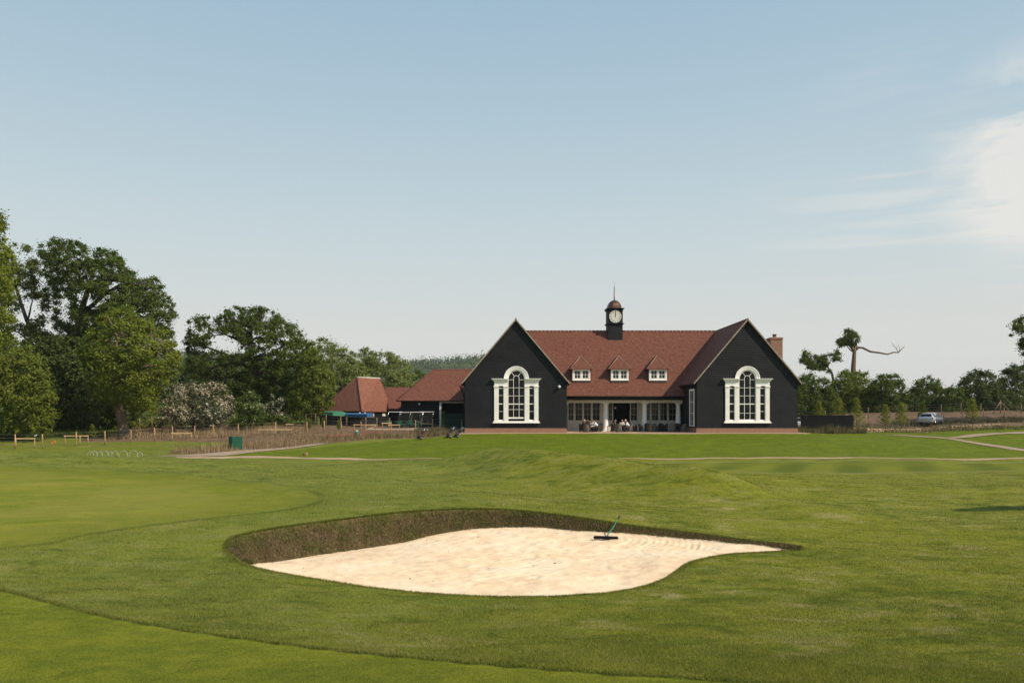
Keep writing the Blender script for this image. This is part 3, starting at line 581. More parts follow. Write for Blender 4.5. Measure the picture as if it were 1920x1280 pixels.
strip('path', [(*XY(300,59.6),.35),(*XY(350,59.6),.8),(*XY(405,60.5),1.25),(*XY(450,62.6),.9),(*XY(500,65.6),.8),(*XY(555,69.2),.75),(*XY(606,72.8),.6)], M['path'], 'pale gravel path curving up past the green box', .035, rag=.05)
strip('path', [(*XY(1660,79.5),.25),(*XY(1700,78.2),.45),(*XY(1780,73.2),.5),(*XY(1860,67.4),.55),(*XY(1930,63.2),.6),(*XY(2100,57.5),.6)], M['path'], 'gravel path slanting down the right-hand lawn', .035, rag=.05)
strip('path', [(*XY(1778,73.4),.2),(*XY(1840,76.0),.8),(*XY(1920,79.0),1.1),(*XY(2100,82),1.1)], M['path'], 'branch of gravel path climbing to the right edge', .05, rag=.08)
tb = np.array([hit(*p) for p in [(64,851),(100,848.5),(135,850),(128,853),(85,854)]]); 
strip('sand_patch', [(*XY(60,52),.15),(*XY(100,52),.6),(*XY(136,52),.2)], M['track'], 'small bare sandy patch at the left', .03)
mb = MB(); mb.box(-4.3, 31.6, 78.55, 90.5, 1.05, 1.2); tag(mb.build('terrace', M['pave']), 'sandstone terrace in front of the clubhouse', kind='structure')
# ---------------------------------------------------------------- clubhouse
T0 = 1.2; TAN = 1.19; RZ = 13.03; EV = 6.37; RY = 91.6
club = thing('clubhouse', 'black weatherboarded clubhouse with two gabled wings, red tiled roof and clock tower', 'building', (13, 80, T0))
class PB(MB):
    """parts of the clubhouse are built in world coordinates and then moved under its base"""
    def build(s, name, mats, parent=None, bevel=0, loc=None):
        base = BASE[0]; s.v = [(x-base.x, y-base.y, z-base.z) for x, y, z in s.v]
        return super().build(name, mats, parent, bevel)
BASE = [Vector((13, 80, T0))]
def board_rows(mb, z0, z1, ext, place, step=.225, lap=.055):
    """lapped boards: ext(z) -> list of (a, b) spans; place(a, out, z) -> point"""
    z = z0
    while z < z1-.01:
        zt = min(z+step, z1)
        for (a0, b0), (a1, b1) in zip(ext(z+.004), ext(zt-.004)):
            if b0-a0 < .02 and b1-a1 < .02: continue
            mb.face([place(a0, lap, z), place(b0, lap, z), place(b1, .004, zt), place(a1, .004, zt)])
            mb.face([place(a0, 0, z), place(b0, 0, z), place(b0, lap, z), place(a0, lap, z)])
        z = zt
def gable_wing(xc, hw, name_open):
    zc = T0+.5
    def ext(z):
        h = hw if z < EV-.0 else max(0, (RZ-.18-z)/TAN)
        h = min(h, hw); holes = 0
        dz = z-6.83
        if 2.25 < z <= 6.83: holes = 2.2
        elif z > 6.83 and dz < 1.1: holes = math.sqrt(max(0, 1.1**2-dz*dz))
        if holes > 0: return [(xc-h, xc-holes), (xc+holes, xc+h)]
        return [(xc-h, xc), (xc, xc+h)]
    mb = PB(); board_rows(mb, zc, RZ-.2, ext, lambda a, o, z: (a, 80-o, z))
    # side walls and back, lapped boards modelled the same way on the inner side
    for sx in (-1, 1):
        X = xc+sx*hw
        board_rows(mb, zc, EV+.1, lambda z: [(80, 97)], lambda a, o, z, X=X, sx=sx: (X+sx*o, a, z))
    mb.face([(xc-hw, 97, zc), (xc+hw, 97, zc), (xc+hw, 97, EV), (xc, 97, RZ-.2), (xc-hw, 97, EV)])
    mb.build('wall', M['stain'], club)
    mb = PB(); b = .03; mb.box(xc-hw-b, xc+hw+b, 80-b, 97, T0-.05, zc); mb.build('plinth', M['brick'], club)
    # roof: two slopes with thickness
    e = 5.6; th = .16
    mb = PB()
    for s in (-1, 1):
        x0, z0 = xc+s*e, RZ-e*TAN; yb = 97.4
        yf = 79.72
        mb.face([(xc, yf, RZ), (x0, yf, z0), (x0, yb, z0), (xc, yb, RZ)] if s > 0 else [(xc, yf, RZ), (xc, yb, RZ), (x0, yb, z0), (x0, yf, z0)])
        mb.face([(xc, yf, RZ-th), (xc, yb, RZ-th), (x0, yb, z0-th), (x0, yf, z0-th)])
        mb.face([(x0, yf, z0), (x0, yf, z0-th), (x0, yb, z0-th), (x0, yb, z0)])
    mb.face([(xc-e, 97.4, RZ-e*TAN), (xc+e, 97.4, RZ-e*TAN), (xc, 97.4, RZ)])
    rf = mb.build('roof', M['tile'], club)
    mb = PB()
    for s in (-1, 1):
        mb.bar((xc, 79.70, RZ-.065), (xc+s*(e+.02), 79.70, RZ-.065-e*TAN), .05, .13)
    mb.build('verge', M['verge'], rf)
    for s in (-1, 1):
        mb = PB(); mb.tube([(xc+s*(e+.03), 79.85, RZ-e*TAN-.1), (xc+s*(e+.03), 97, RZ-e*TAN-.1)], .07, 8)
        mb.box(xc+s*(e-.3)-.3, xc+s*(e-.3)+.3, 80.03, 97, RZ-e*TAN-.19, RZ-e*TAN-.168)
        mb.build('gutter', M['black'], rf)
    mb = PB(); y = 79.72
    while y < 97.2:
        mb.tube([(xc, y, RZ-.03), (xc, y+.42, RZ-.03)], .1, 8); y += .45
    mb.build('ridge_tile', M['ridge'], rf)
    return rf
WING = [(1.5, 5.3), (25.6, 5.25)]
for xc, hw in WING: gable_wing(xc, hw, False)
def venetian(xc, raised):
    y0 = 80.0
    wd = PB()     # dark room seen through the panes is closed by a backing board
    def ring(mb, r0, r1, ya, yb, zc, n=28, a0=0, a1=math.pi):
        for i in range(n):
            a, b = a0+(a1-a0)*i/n, a0+(a1-a0)*(i+1)/n
            p = lambda r, t, y: (xc+r*math.cos(t), y, zc+r*math.sin(t))
            mb.face([p(r0, a, ya), p(r0, b, ya), p(r1, b, ya), p(r1, a, ya)]); mb.face([p(r1, a, ya), p(r1, b, ya), p(r1, b, yb), p(r1, a, yb)]); mb.face([p(r0, a, yb), p(r0, b, yb), p(r0, b, ya), p(r0, a, ya)])
    # pilasters
    for s in (-1, 1):
        for a, b in ((1.88, 2.30), (.88, 1.31)):
            lo, hi = sorted((s*a, s*b)); wd.box(xc+lo, xc+hi, y0-.16, y0+.1, 2.42, 5.87)
            wd.box(xc+lo-.03, xc+hi+.03, y0-.19, y0+.1, 5.872, 5.97); wd.box(xc+lo-.06, xc+hi+.06, y0-.22, y0+.1, 5.972, 6.05)
        lo, hi = sorted((s*.88, s*2.30)); wd.box(xc+lo, xc+hi, y0-.15, y0+.1, 6.052, 6.50)
        for k in range(6):
            q = .03+.05*k; wd.box(xc+(lo-(q if s < 0 else .0)), xc+(hi+(q if s > 0 else .0)), y0-.17-q*.8, y0+.1, 6.502+k*.055, 6.555+k*.055)
    ring(wd, .98, 1.26, y0-.17, y0+.05, 6.83); ring(wd, .86, .98, y0-.12, y0+.05, 6.83); ring(wd, 1.18, 1.30, y0-.21, y0-.165, 6.83)
    wd.box(xc-2.46, xc+2.46, y0-.25, y0+.1, 2.2, 2.30); wd.box(xc-2.38, xc+2.38, y0-.18, y0+.1, 2.302, 2.42)
    wn_ = wd.build('window', M['white'], club)
    ys = y0-.03
    sh = PB(); t_ = .036
    for s in (-1, 1):   # side lights
        lo, hi = sorted((s*1.31, s*1.88))
        sh.box(xc+lo, xc+lo+.04, ys-.03, ys+.03, 2.42, 5.87); sh.box(xc+hi-.04, xc+hi, ys-.03, ys+.03, 2.42, 5.87)
        for zz, h in ((2.42, .14), (3.40, t_), (4.16, .09), (5.06, t_), (5.80, .07)): sh.box(xc+lo+.04, xc+hi-.04, ys-.028, ys+.028, zz, zz+h)
    up = .20 if raised else 0.
    for zz, h in ((2.42+up*1.2, .17), (3.22+up*1.9, t_), (4.14, .10), (5.02, t_), (5.86, t_), (6.70, t_)):
        if zz > 6.5:
            sh.box(xc-.84, xc-.30, ys-.028, ys+.028, zz, zz+h); sh.box(xc+.30, xc+.84, ys-.028, ys+.028, zz, zz+h)
        else: sh.box(xc-.84, xc+.84, ys-.028, ys+.028, zz, zz+h)
    for s in (-1, 1):
        sh.box(xc+s*.29-.022, xc+s*.29+.022, ys-.026, ys+.026, 2.42+up*1.9, 6.86); sh.box(xc+s*.84-.02, xc+s*.84+.02, ys-.027, ys+.027, 2.42, 6.83)
        a = math.radians(52); c_ = (xc+s*.30*math.cos(a), ys, 6.83+.03+.28*math.sin(a)); d_ = (xc+s*.86*math.cos(a), ys, 6.83+.86*math.sin(a)); sh.bar(c_, d_, .045, .045, up=(0, 1, 0))
    ring(sh, .265, .312, ys-.026, ys+.026, 6.86, 14); ring(sh, .80, .86, ys-.027, ys+.027, 6.83)
    sh.build('sash', M['white'], wn_)
    gl = PB(); yg = ys+.035
    for s in (-1, 1):
        lo, hi = sorted((s*1.31, s*1.88)); gl.face([(xc+lo, yg, 2.42), (xc+hi, yg, 2.42), (xc+hi, yg, 5.87), (xc+lo, yg, 5.87)])
    gl.face([(xc-.86, yg, 2.42+up*1.2), (xc+.86, yg, 2.42+up*1.2)]+[(xc+.87*math.cos(math.pi*i/16), yg, 6.83+.87*math.sin(math.pi*i/16)) for i in range(17)])
    gl.build('pane', M['glass'], wn_)
    dk = PB(); dk.box(xc-2.3, xc+2.3, 80.45, 80.5, 2.2, 6.2); dk.box(xc-.9, xc+.9, 80.3, 80.44, 2.42, 2.8)
    dk.build('lining', M['black'], wn_)
venetian(1.56, True); venetian(WING[1][0]+.0, False)
# side window on the inner wall of the right wing
XW = WING[1][0]-WING[1][1]
mb = PB(); mb.box(XW-.12, XW+.02, 80.75, 80.92, 1.95, 5.8); mb.box(XW-.12, XW+.02, 82.5, 82.7, 1.95, 5.8); mb.box(XW-.12, XW+.02, 80.92, 82.5, 5.6, 5.8); mb.box(XW-.14, XW+.02, 80.7, 82.75, 1.85, 1.95)
for z in (3.2, 4.4): mb.box(XW-.09, XW+.02, 80.92, 82.5, z, z+.05)
mb.box(XW-.09, XW+.02, 81.7, 81.75, 1.95, 5.6)
sw = mb.build('window', M['white'], club)
mb = PB(); mb.face([(XW-.06, 80.92, 1.95), (XW-.06, 82.5, 1.95), (XW-.06, 82.5, 5.6), (XW-.06, 80.92, 5.6)]); mb.build('pane', M['glass'], sw)
# main block
XL, XR = WING[0][0]+WING[0][1], XW
def zs(Y): return RZ-TAN*abs(RY-Y)
Ee = 84.95; mb = PB()
# the main roof reaches into both wings and dies along the valleys
def xval(z, s): # x where the wing slope has height z
    return (WING[0][0]+(RZ-z)/TAN) if s < 0 else (WING[1][0]-(RZ-z)/TAN)
ze = zs(Ee); mb.face([(XL, Ee, ze), (XR+.0, Ee, ze), (xval(EV, 1)+.35, RY-(RZ-EV)/TAN, EV), (WING[1][0], RY, RZ), (WING[0][0], RY, RZ), (xval(EV, -1)-.35, RY-(RZ-EV)/TAN, EV)])
mb.face([(WING[1][0], RY, RZ), (XR, 98.2, zs(98.2)), (XL, 98.2, zs(98.2)), (WING[0][0], RY, RZ)])
th = .17; mb.face([(XR, Ee, ze-th), (XL, Ee, ze-th), (XL, 90.5, zs(90.5)-th-.05), (XR, 90.5, zs(90.5)-th-.05)]); mb.face([(XL, Ee, ze), (XL, Ee, ze-th), (XR, Ee, ze-th), (XR, Ee, ze)])
mroof = mb.build('roof', M['tile'], club)
for side in (-1, 1):
    mb = PB(); x = WING[0][0]+.1
    while x < WING[1][0]-.2:
        if abs(x+.2-13.4) > 1.0 and (x+.2-13.4)*side > 0:
            mb.tube([(x, RY, RZ-.015), (x+.40, RY, RZ-.015)], .105, 8); mb.tube([(x+.395, RY, RZ-.015), (x+.465, RY, RZ-.015)], .118, 8, 1)
        x += .46
    mb.build('ridge_tile', [M['ridge'], M['mortar']], mroof)
mb = PB(); mb.tube([(XL+.05, Ee-.07, ze-.06), (XR-.02, Ee-.07, ze-.06)], .085, 8); mb.box(XL+.03, XR-.03, Ee+.0, Ee+.05, ze-.42, ze-.175); mb.box(XL+.03, XR-.03, Ee+.052, 88.4, ze-.30, ze-.26)
mb.build('gutter', M['black'], mroof)
# lead flashing lines where valleys run
# dormers
def dormer(cx, open_):
    y0 = 86.35; w_ = 1.0; zb, zt = 6.86, 8.22
    wl_ = PB()
    for s in (-1, 1):
        X = cx+s*w_; yb1 = RY-(RZ-zt)/TAN; 
        q = [(X, y0, zb), (X, y0, zt), (X, yb1, zt)]; wl_.face(q if s < 0 else q[::-1])
    wl_.face([(cx-w_, y0+.06, zb), (cx+w_, y0+.06, zb), (cx+w_, y0+.06, zt), (cx-w_, y0+.06, zt)])
    dw = wl_.build('dormer', M['tile'], club)
    e = 1.30; ap = zt+.02+e*1.08; ya = y0-.28+e; yb = RY-(RZ-ap)/TAN; ye = RY-(RZ-zt)/TAN; f = y0-.28
    r = PB(); A = (cx, ya, ap); B = (cx, yb, ap)
    r.face([(cx-e, f, zt), (cx+e, f, zt), A]); r.face([(cx+e, f, zt), (cx+e, ye, zt), B, A]); r.face([(cx-e, ye, zt), (cx-e, f, zt), A, B])
    r.face([(cx-e, f, zt-.06), (cx-e, ye, zt-.06), (cx+e, ye, zt-.06), (cx+e, f, zt-.06)]); r.face([(cx-e, f, zt), (cx-e, f, zt-.06), (cx+e, f, zt-.06), (cx+e, f, zt)])
    for s in (-1, 1): r.face([(cx+s*e, f, zt), (cx+s*e, f, zt-.06), (cx+s*e, ye, zt-.06), (cx+s*e, ye, zt)])
    r.build('dormer_roof', M['tile'], dw)
    h = PB()
    for s in (-1, 1): h.tube([(cx+s*e, f, zt+.01), (cx, ya, ap+.01)], .045, 6)
    h.tube([A, B], .06, 6); h.ball((cx, ya, ap+.03), .11, 1, 1, 1, 8, 6); h.build('hip_tile', M['hip'], dw)
    fr = PB(); fr.box(cx-w_, cx-w_+.2, y0-.06, y0+.05, zb+.1, zt); fr.box(cx+w_-.2, cx+w_, y0-.06, y0+.05, zb+.1, zt); fr.box(cx-w_+.2, cx+w_-.2, y0-.058, y0+.05, zt-.18, zt-.062); fr.box(cx-w_+.2, cx+w_-.2, y0-.058, y0+.05, zb+.1, zb+.24)
    fr.box(cx-.10, cx+.10, y0-.056, y0+.05, zb+.24, zt-.18); fr.box(cx-w_-.03, cx+w_+.03, y0-.12, y0+.05, zb+.04, zb+.098)
    for s in (-1, 1):
        c = cx+s*.45; a, b = sorted((cx+s*.10, cx+s*.80)); z0, z1 = zb+.24, zt-.18
        fr.box(a, a+.05, y0-.04, y0+.04, z0, z1); fr.box(b-.05, b, y0-.04, y0+.04, z0, z1); fr.box(a+.05, b-.05, y0-.038, y0+.04, z0, z0+.06); fr.box(a+.05, b-.05, y0-.038, y0+.04, z1-.05, z1)
        fr.box(c-.018, c+.018, y0-.03, y0+.04, z0+.06, z1-.05); fr.box(a+.05, b-.05, y0-.029, y0+.04, (z0+z1)/2-.018, (z0+z1)/2+.018)
    fr.build('window', M['white'], dw)
    g = PB(); g.face([(cx-.8, y0+.02, zb+.2), (cx+.8, y0+.02, zb+.2), (cx+.8, y0+.02, zt-.15), (cx-.8, y0+.02, zt-.15)]); g.build('pane', M['glass2'], dw)
    fl = PB(); fl.box(cx-w_-.02, cx+w_+.02, y0-.11, y0+.02, zb-.09, zb+.035, 1); fl.bar((cx-w_, y0-.16, zb-.10), (cx+w_, y0-.16, zb-.10), .05, .02, mi=0); fl.build('flashing', [M['verge'], M['black']], dw)
for px in (1090, 1162, 1233.5): dormer((px-CX)*86.35/F, px > 1100)
# clock tower
tx, ty, hw = 13.45, 91.48, .88
mb = PB(); 
def col_rows(mb, z0, z1, h, lap=.02):
    for s in (0, 1, 2, 3):
        def place(a, o, z, s=s):
            q = [(a, -(h+o)), (h+o, a), (-a, h+o), (-(h+o), -a)][s]; return (tx+q[0], ty+q[1], z)
        board_rows(mb, z0, z1, lambda z: [(-h-lap, h+lap)], place, .15, lap)
col_rows(mb, 11.6, 13.7, hw-.03); mb.box(tx-hw+.06, tx+hw-.06, ty-hw+.06, ty+hw-.06, 11.5, 15.4)
tower = mb.build('clock_tower', M['stain'], club)
mb = PB(); mb.box(tx-hw-.08, tx+hw+.08, ty-hw-.08, ty+hw+.08, 13.7, 13.78); mb.box(tx-hw-.13, tx+hw+.13, ty-hw-.13, ty+hw+.13, 13.78, 13.86)
mb.box(tx-hw, tx+hw, ty-hw, ty+hw, 13.86, 15.35); 
for k in range(5): q = .02+.04*k; mb.box(tx-hw-q, tx+hw+q, ty-hw-q, ty+hw+q, 15.35+k*.055, 15.405+k*.055)
mb.build('clock_case', M['stain_flat'], tower)
mb = PB(); mb.lathe((tx, ty, 15.62), [(.86*math.cos(a), .04+1.0*math.sin(a)) for a in [i*math.pi/2/9 for i in range(9)]]+[(.06, 1.05)], 8, smooth=False, a0=math.radians(22.5+8))
for i in range(8):
    a0 = math.radians(30.5+45*i); mb.tube([(tx+.865*math.cos(a)*math.cos(a0), ty+.865*math.cos(a)*math.sin(a0), 15.66+1.005*math.sin(a)) for a in [j*math.pi/2/9 for j in range(9)]], .018, 5)
mb.build('dome', M['copper'], tower)
mb = PB(); mb.tube([(tx, ty, 16.6), (tx, ty, 16.75), (tx, ty, 18.25)], [.10, .075, .045], 8); mb.tube([(tx, ty, 18.25), (tx, ty, 19.1)], [.022, .008], 6); mb.build('spire', M['copper'], tower)
yc = ty-hw; zc = 14.62; mb = PB()
vs = [(tx+.70*math.cos(2*math.pi*i/40), yc-.05, zc+.70*math.sin(2*math.pi*i/40)) for i in range(40)]; mb.face(vs[::1]); 
for i in range(40): a, b = vs[i], vs[(i+1) % 40]; mb.face([a, (a[0], yc, a[2]), (b[0], yc, b[2]), b])
face = mb.build('clock_face', M['dial'], tower)
# rim
mb = PB(); mb.tube([(tx+.71*math.cos(2*math.pi*i/40), yc-.055, zc+.71*math.sin(2*math.pi*i/40)) for i in range(41)], .022, 6); mb.build('clock_rim', M['cctv'], tower)
mb = PB(); ROM = ['XII', 'I', 'II', 'III', 'IIII', 'V', 'VI', 'VII', 'VIII', 'IX', 'X', 'XI']
for k, s in enumerate(ROM):
    mb = PB(); a = math.radians(90-30*k); r = .575; up_ = Vector((math.cos(a), 0, math.sin(a))); rt = Vector((math.sin(a), 0, -math.cos(a)))
    wch = {'I': .035, 'V': .07, 'X': .075}; tot = sum(wch[c] for c in s); x0 = -tot/2
    for c in s:
        cx0 = x0+wch[c]/2; x0 += wch[c]; O = Vector((tx, yc-.058, zc))+up_*r
        q = lambda u, v: O+rt*(cx0+u)+up_*v
        segs = {'I': [((0, -.08), (0, .08))], 'V': [((-.028, .08), (0, -.08)), ((.028, .08), (0, -.08))], 'X': [((-.028, .08), (.028, -.08)), ((.028, .08), (-.028, -.08))]}[c]
        for a_, b_ in segs: mb.bar(q(*a_), q(*b_), .02, .006, up=(0, 1, 0))
    mb.build('numeral', M['black'], tower)
for (L_, w_, dy, nm) in ((.50, .04, -.075, 'clock_hand'), (.34, .06, -.068, 'clock_hand')):
    mb = PB(); mb.bar((tx, yc+dy, zc-.12), (tx+.01, yc+dy, zc+L_), w_, .008, up=(0, 1, 0)); mb.bar((tx, yc+dy, zc+L_-.12), (tx+.01, yc+dy, zc+L_-.06), w_*1.8, .006, up=(0, 1, 0)); mb.build(nm, M['black'], tower)
# louvres on the tower's left side are the lapped boards; chimney stack outside the right wing
mb = PB(); Xc = 31.3; mb.box(Xc-.68, Xc+.68, 87.3, 88.7, T0, 11.65); mb.box(Xc-.74, Xc+.74, 87.24, 88.76, 11.65, 11.75); mb.box(Xc-.70, Xc+.70, 87.28, 88.72, 11.75, 11.85)
chim = mb.build('chimney', M['brick'], club); mb = PB(); mb.lathe((Xc, 88, 11.85), [(.24, 0), (.24, .08), (.21, .1), (.20, .32), (.25, .36), (.25, .42), (.17, .42), (.17, .3)], 14); mb.build('chimney_pot', M['ridge'], chim)
mb = PB(); mb.box(Xc-.5, Xc+.5, 87.5, 88.5, 11.852, 11.90); mb.build('flaunching', M['mortar'], chim)
# recessed portico: back wall, doors, beam, columns
YB = 88.4; sB = F/YB
def xb(px): return (px-CX)/sB
mb = PB(); mb.box(XL, xb(1064), YB, YB+.12, T0, 4.62); mb.box(xb(1126), xb(1139), YB, YB+.12, T0, 4.62); mb.box(xb(1196), xb(1211), YB, YB+.12, T0, 4.62); mb.box(xb(1269), XR, YB, YB+.12, T0, 4.62)
mb.box(XL, XR, YB, YB+.12, 4.62, 5.2)
mb.build('wall', M['greywhite'], club)
def leaf(p0, p1, parentpart=True, rot=0):
    x0, x1 = xb(p0), xb(p1); zb_, zt_ = T0+.04, 4.6; st_ = .11; g0, g1 = 2.42, 4.45
    L_ = PB(); y = YB-.02
    L_.box(x0, x0+st_, y-.05, y, zb_, zt_); L_.box(x1-st_, x1, y-.05, y, zb_, zt_); L_.box(x0+st_, x1-st_, y-.05, y, g1, zt_); L_.box(x0+st_, x1-st_, y-.05, y, g0-.16, g0); L_.box(x0+st_, x1-st_, y-.05, y, zb_, zb_+.2)
    n = 5; 
    for i in range(n): a = x0+st_+(x1-x0-2*st_)*i/n; b = x0+st_+(x1-x0-2*st_)*(i+1)/n; L_.box(a+.006, b-.006, y-.03, y-.005, zb_+.2, g0-.16)
    L_.box((x0+x1)/2-.012, (x0+x1)/2+.012, y-.042, y, g0, g1)
    for k in (1, 2): z = g0+(g1-g0)*k/3; L_.box(x0+st_, x1-st_, y-.041, y, z-.012, z+.012)
    d = L_.build('door', M['greywhite'], club)
    g = PB(); g.face([(x0+st_, y-.015, g0), (x1-st_, y-.015, g0), (x1-st_, y-.015, g1), (x0+st_, y-.015, g1)]); g.build('pane', M['glass'], d)
    h = PB(); h.box(x1-.08, x1-.05, y-.1, y-.05, 2.15, 2.3); h.build('handle', M['black'], d)
for a, b in [(1064.2,1077), (1077.2,1093), (1093.2,1109.4), (1109.6,1125.9), (1139.2,1149.5), (1181,1195.8), (1211.2,1220), (1220.2,1235.8), (1236,1252), (1252.2,1268.8)]: leaf(a, b)
mb = PB(); mb.box(xb(1149.5), xb(1181), YB+.14, YB+.2, 4.5, 4.62)
mb.build('door_head', M['greywhite'], club)
# dark room behind the open doors
mb = PB(); xa, xz = xb(1141), xb(1193); yy0, yy1 = YB+.2, YB+6
mb.face([(xa, yy0, T0), (xa, yy1, T0), (xa, yy1, 4.62), (xa, yy0, 4.62)]); mb.face([(xz, yy0, T0), (xz, yy1, T0), (xz, yy1, 4.62), (xz, yy0, 4.62)]); mb.face([(xa, yy1, T0), (xz, yy1, T0), (xz, yy1, 4.62), (xa, yy1, 4.62)])
mb.face([(xa, yy0, 4.62), (xz, yy0, 4.62), (xz, yy1, 4.62), (xa, yy1, 4.62)]); mb.face([(xa, yy0, T0+.01), (xz, yy0, T0+.01), (xz, yy1, T0+.01), (xa, yy1, T0+.01)])
mb.build('lobby', simple('dark_lobby', (.012, .011, .010), .9), club)
mb = PB(); YC = 86.3; sC = F/YC
mb.box(XL+.03, XR-.05, YC-.28, YC+.28, 4.40, 4.83); mb.box(XL+.03, XR-.05, YC-.33, YC+.33, 4.832, 4.90); mb.box(XL+.03, XR-.05, YC-.31, YC-.285, 4.52, 4.55)
mb.build('beam', M['white'], club)
def column(x, half=False):
    c = PB(); prof = [(.42, .0), (.42, .13), (.38, .13), (.41, .19), (.40, .25), (.33, .29), (.30, .34), (.295, 1.1), (.25, 2.85), (.25, 2.86), (.29, 2.90), (.25, 2.94), (.25, 3.0), (.33, 3.08)]
    c.lathe((x, YC, T0), prof, 20); c.box(x-.36, x+.36, YC-.36, YC+.36, T0+3.08, T0+3.198); c.box(x-.44, x+.44, YC-.44, YC+.44, T0+.001, T0+.09)
    c.build('column', M['white'], club)
for px in (1135.5, 1208.5): column((px-CX)/sC)
column(XR-.48)
# half column and bracket against the left wing
mb = PB(); mb.box(XL+.03, XL+.30, YC-.26, YC+.26, T0+.25, 4.40); mb.box(XL+.03, XL+.42, YC-.36, YC+.36, T0, T0+.25); mb.bar((XL+.28, YC, 4.1), (XL+.6, YC, 4.42), .4, .12, up=(0, 1, 0)); mb.build('pilaster', M['white'], club)
# small round lamp on the left gable, rainwater pipe at its left corner
mb = PB(); mb.tube([(6.02, 79.97, 5.98), (6.02, 79.8, 5.98)], .05, 8); mb.ball((6.02, 79.78, 5.98), .15); mb.build('wall_lamp', M['cctv'], club)
mb = PB(); X = WING[0][0]-WING[0][1]; mb.tube([(X-.33, 80.2, 6.25), (X-.33, 80.2, 5.9), (X-.1, 80.15, 5.3), (X-.1, 80.15, 1.3)], .05, 8); mb.tube([(X-.62, 81.5, 6.2), (X-.10, 81.5, 4.7), (X-.1, 81.5, 1.3)], .05, 8); mb.build('drainpipe', M['black'], club)
mb = PB(); mb.box(xb(1152), xb(1153), YB-.5, YB-.05, 3.9, 3.94); mb.ball((xb(1152.5), YB-.5, 3.85), .12); mb.build('wall_lamp', M['cctv'], club)
mb = PB(); mb.box(XL, XR, 98.1, 98.2, T0, 5.2); mb.build('wall', M['stain_flat'], club)
# ---------------------------------------------------------------- outbuildings
def roof_solid(mb, corners, ridge, th=.12):
    pass
barn = thing('barn', 'small hipped barn with a red tiled roof at the left of the outbuildings', 'building', G(670, 102)); BASE[0] = barn.location.copy()
def wp(px, py, Y): return P(px, py, Y)
zE = P(0, 770, 100).z
n_ = Vector(((678-CX)*97/F, 97, EZ+5*97/F)); l_ = Vector(((594-CX)*103.5/F, 103.5, n_.z)); r_ = Vector(((738-CX)*107/F, 107, n_.z)); b_ = l_+r_-n_
mid1 = (n_+l_)/2; mid2 = (r_+b_)/2; ax = (mid2-mid1); L_ = ax.length; ax.normalize(); w2 = (n_-l_).length/2
rz_ = EZ+67*103/F
R1 = Vector(((670-CX)*102.6/F, 102.6, rz_)); R2 = Vector(((712-CX)*105.4/F, 105.4, rz_))
mb = PB(); mb.face([n_, r_, R2, R1]); mb.face([l_, n_, R1]); mb.face([r_, b_, R2]); mb.face([b_, l_, R1, R2]); mb.face([v-Vector((0, 0, .12)) for v in (l_, b_, r_, n_)])
for a, b in ((l_, n_), (n_, r_), (r_, b_), (b_, l_)): mb.face([a, a-Vector((0, 0, .12)), b-Vector((0, 0, .12)), b])
rf = mb.build('roof', M['tile2'], barn)
mb = PB(); mb.tube([R1, n_], .08, 6); mb.tube([R1, l_], .08, 6); mb.tube([R2, r_], .08, 6); mb.build('hip_tile', M['ridge'], rf); mb = PB(); mb.tube([R1+Vector((0, 0, .02)), R2+Vector((0, 0, .02))], .13, 6); mb.build('ridge_tile', M['mortar'], rf)
cc = (n_+b_)/2; s_ = .93; q4 = [cc+(v-cc)*s_ for v in (l_, n_, r_, b_)]
mb = PB()
for i in range(4):
    a, b = q4[i], q4[(i+1) % 4]; mb.face([(a.x, a.y, .8), (b.x, b.y, .8), (b.x, b.y, n_.z-.1), (a.x, a.y, n_.z-.1)])
mb.build('wall', M['stain_flat'], barn)
# pale notice panel, small window, two globe lamps on the barn's right wall
d_ = (q4[2]-q4[1]).normalized(); nr_ = Vector((d_.y, -d_.x, 0))
def onwall(t0, t1, z0, z1, name, mat, out=.05):
    a = q4[1]+d_*t0+nr_*out; b = q4[1]+d_*t1+nr_*out; mb = PB(); mb.face([(a.x, a.y, z0), (b.x, b.y, z0), (b.x, b.y, z1), (a.x, a.y, z1)]); 
    for p_, q_ in ((a, a-nr_*out), (b, b-nr_*out)): mb.face([(p_.x, p_.y, z0), (q_.x, q_.y, z0), (q_.x, q_.y, z1), (p_.x, p_.y, z1)])
    mb.face([(a.x, a.y, z1), (b.x, b.y, z1), (b.x-nr_.x*out, b.y-nr_.y*out, z1), (a.x-nr_.x*out, a.y-nr_.y*out, z1)])
    mb.build(name, mat, barn)
onwall(1.8, 3.9, 2.75, 3.42, 'notice_panel', simple('pale_timber_panel', (.55, .38, .27), .7)); onwall(6.6, 8.6, 2.85, 3.3, 'window', M['greywhite'])
for px in (674.5, 684):
    mb = PB(); c = P(px, 774.5, 96.9 if px < 680 else 96.6); mb.ball(c, .12); mb.bar(c, c+Vector((0, .9, 0)), .03); mb.build('wall_lamp', M['cctv'], barn)
store = thing('barn', 'long low barn with a wide hipped red roof joined to the left of the clubhouse', 'building', G(800, 98)); BASE[0] = store.location.copy()
mb = PB(); eL = P(743, 750.5, 96); zE = eL.z; eR = Vector((-2.0, 96, zE)); rL = P(812, 693, 101.3); rR = Vector((-2.0, 101.3, rL.z)); bL = Vector((eL.x, 106.6, zE)); bR = Vector((-2.0, 106.6, zE))
mb.face([eL, eR, rR, rL]); mb.face([bL, eL, rL]); mb.face([bR, bL, rL, rR]); mb.face([v-Vector((0, 0, .12)) for v in (eL, bL, bR, eR)])
for a, b in ((eL, eR), (bL, eL)): mb.face([a, a-Vector((0, 0, .12)), b-Vector((0, 0, .12)), b])
